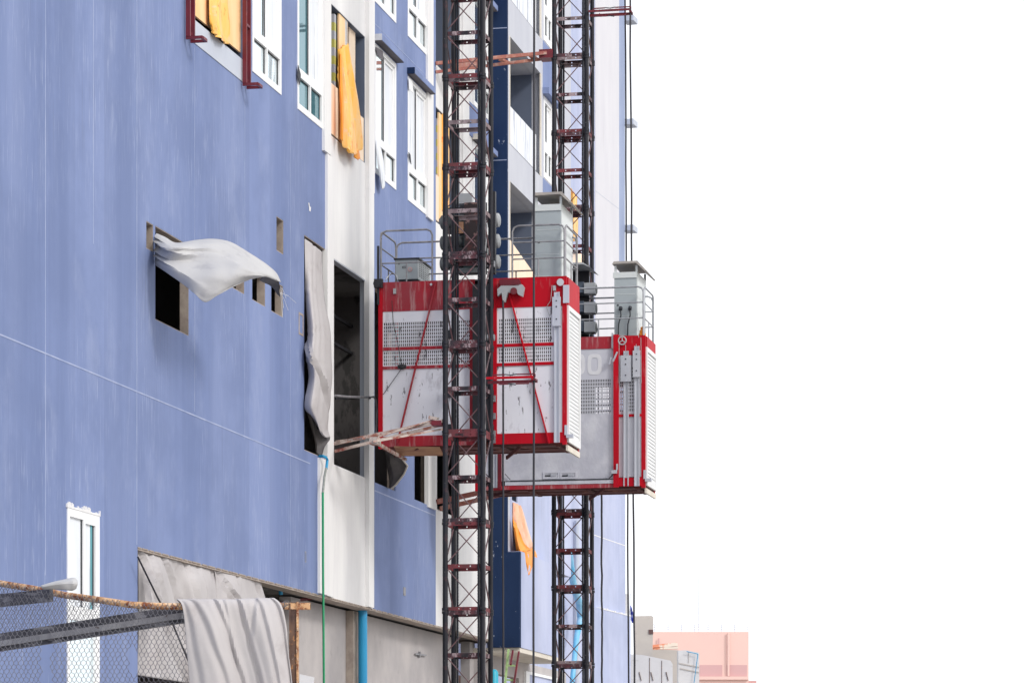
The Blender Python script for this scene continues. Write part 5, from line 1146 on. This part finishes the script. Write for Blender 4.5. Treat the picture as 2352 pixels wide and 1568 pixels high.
solo('wall_hole_plate', MB().box((N(1490, 0, 99.98)[0], 99.97, N(0, 1455, 99.98)[2]), (N(1500.5, 0, 99.98)[0], 99.995, N(0, 1445, 99.98)[2])), mat('brown_hole', (.13, .07, .07)), 'small brown square hole near the top of the buff concrete column', 'hole', frame=WLD)
solo('concrete_column', fb(1428, 1445, 1363, 1850, 104, 1, ground=True), SITEC, 'thin pale concrete column right behind the corner of the end wing', 'column', frame=WLD)
q = MB().prism([N(1440, 1501, 97), N(1475, 1503, 97), N(1520, 1512, 97), N(1540, 1516, 97), N(1545, 1524, 97), N(1545, 1850, 97), N(1440, 1850, 97)], (0, .5, 0))
pw = thing('site_wall', 'low pale concrete wall with rusty streaks, bottom right beside the blue wing', 'wall', (N(1490, 0, 97)[0], 97, 0), frame=WLD)
part('panel', q, SITEC, pw)
q = MB()
for x in (1492, 1520): q.box((N(x, 0, 97)[0]-.008, 96.985, N(0, 1850, 97)[2]), (N(x, 0, 97)[0]+.008, 96.998, N(0, 1510 if x < 1500 else 1516, 97)[2]))
for x in (1468, 1495, 1530): q.bar(N(x, 1542, 96.98), N(x+5, 1562, 96.98), .02)
part('crack', q, RUSTD, pw)
solo('concrete_beam', MB().prism([N(1497, 1490, 102), N(1558, 1492, 102), N(1558, 1850, 102), N(1497, 1850, 102)], (0, 1, 0)), SITEB, 'buff concrete beam behind the low pale wall', 'beam', frame=WLD)
o = thing('concrete_block_wall', 'white rough concrete block with a blue rope, bottom right in front of the pink building', 'wall', (N(1582, 0, 98)[0], 98, 0), frame=WLD)
part('panel', MB().prism([N(1558, 1493, 98), N(1575, 1492, 98), N(1606, 1498, 98), N(1607, 1850, 98), N(1558, 1850, 98)], (0, .8, 0)), SITEC, o)
q = MB().tube([N(1577, 1495, 97.9), N(1603, 1501, 97.9)], .012, 5); q.tube([N(1603, 1501, 97.9), N(1594, 1568, 97.9), N(1592, 1640, 97.9)], .012, 5); part('rope', q, BLUEP, o)
q = MB()
for (y, x0, x1) in ((1522, 1559, 1606), (1534, 1562, 1606)): q.bar(N(x0, y, 97.985), N(x1, y+9, 97.985), .02, .03)
q.bar(N(1582, 1495, 97.985), N(1582, 1521, 97.985), .015); part('crack', q, SITEB, o)
q = MB().bar(N(1496, 1485, 101), N(1556, 1479, 101), .3, .12); q.bar(N(1500, 1489, 101), N(1557, 1487, 101), .3, .06)
solo('timber', q, mat('orange_white_timber', (.80, .30, .18), (.85, .75, .65), (), .8, vs=(3, 3, 3), lo=.45, hi=.55), 'orange and white timbers stacked on the buff concrete beam', 'timber', frame=WLD)
fl = thing('flag', 'small blue and white flag on a thin pole near the far corner of the building', 'flag', N(1447, 1500, 95), frame=WLD)
part('pole', MB().tube([N(1447.5, 1362, 95), N(1446.5, 1450, 95)], .012, 6), LEDGE, fl)
part('flag_cloth', MB().sheet([[N(1446.5, 1384, 95), N(1449, 1392, 95.1), N(1452, 1398, 95)], [N(1446, 1400, 95), N(1450, 1408, 95.1), N(1455, 1408, 95)], [N(1447, 1415, 95), N(1450, 1422, 95.1), N(1454, 1424, 95)], [N(1450, 1425, 95), N(1452, 1429, 95.1), N(1454, 1430, 95)]], 4, .01, 5), mat('blue_white_flag', (.03, .06, .50), (.75, .8, .9), (), .7, vs=(6, 6, 3), lo=.5, hi=.56), fl, thick=.004)
print('objects', len(bpy.data.objects))
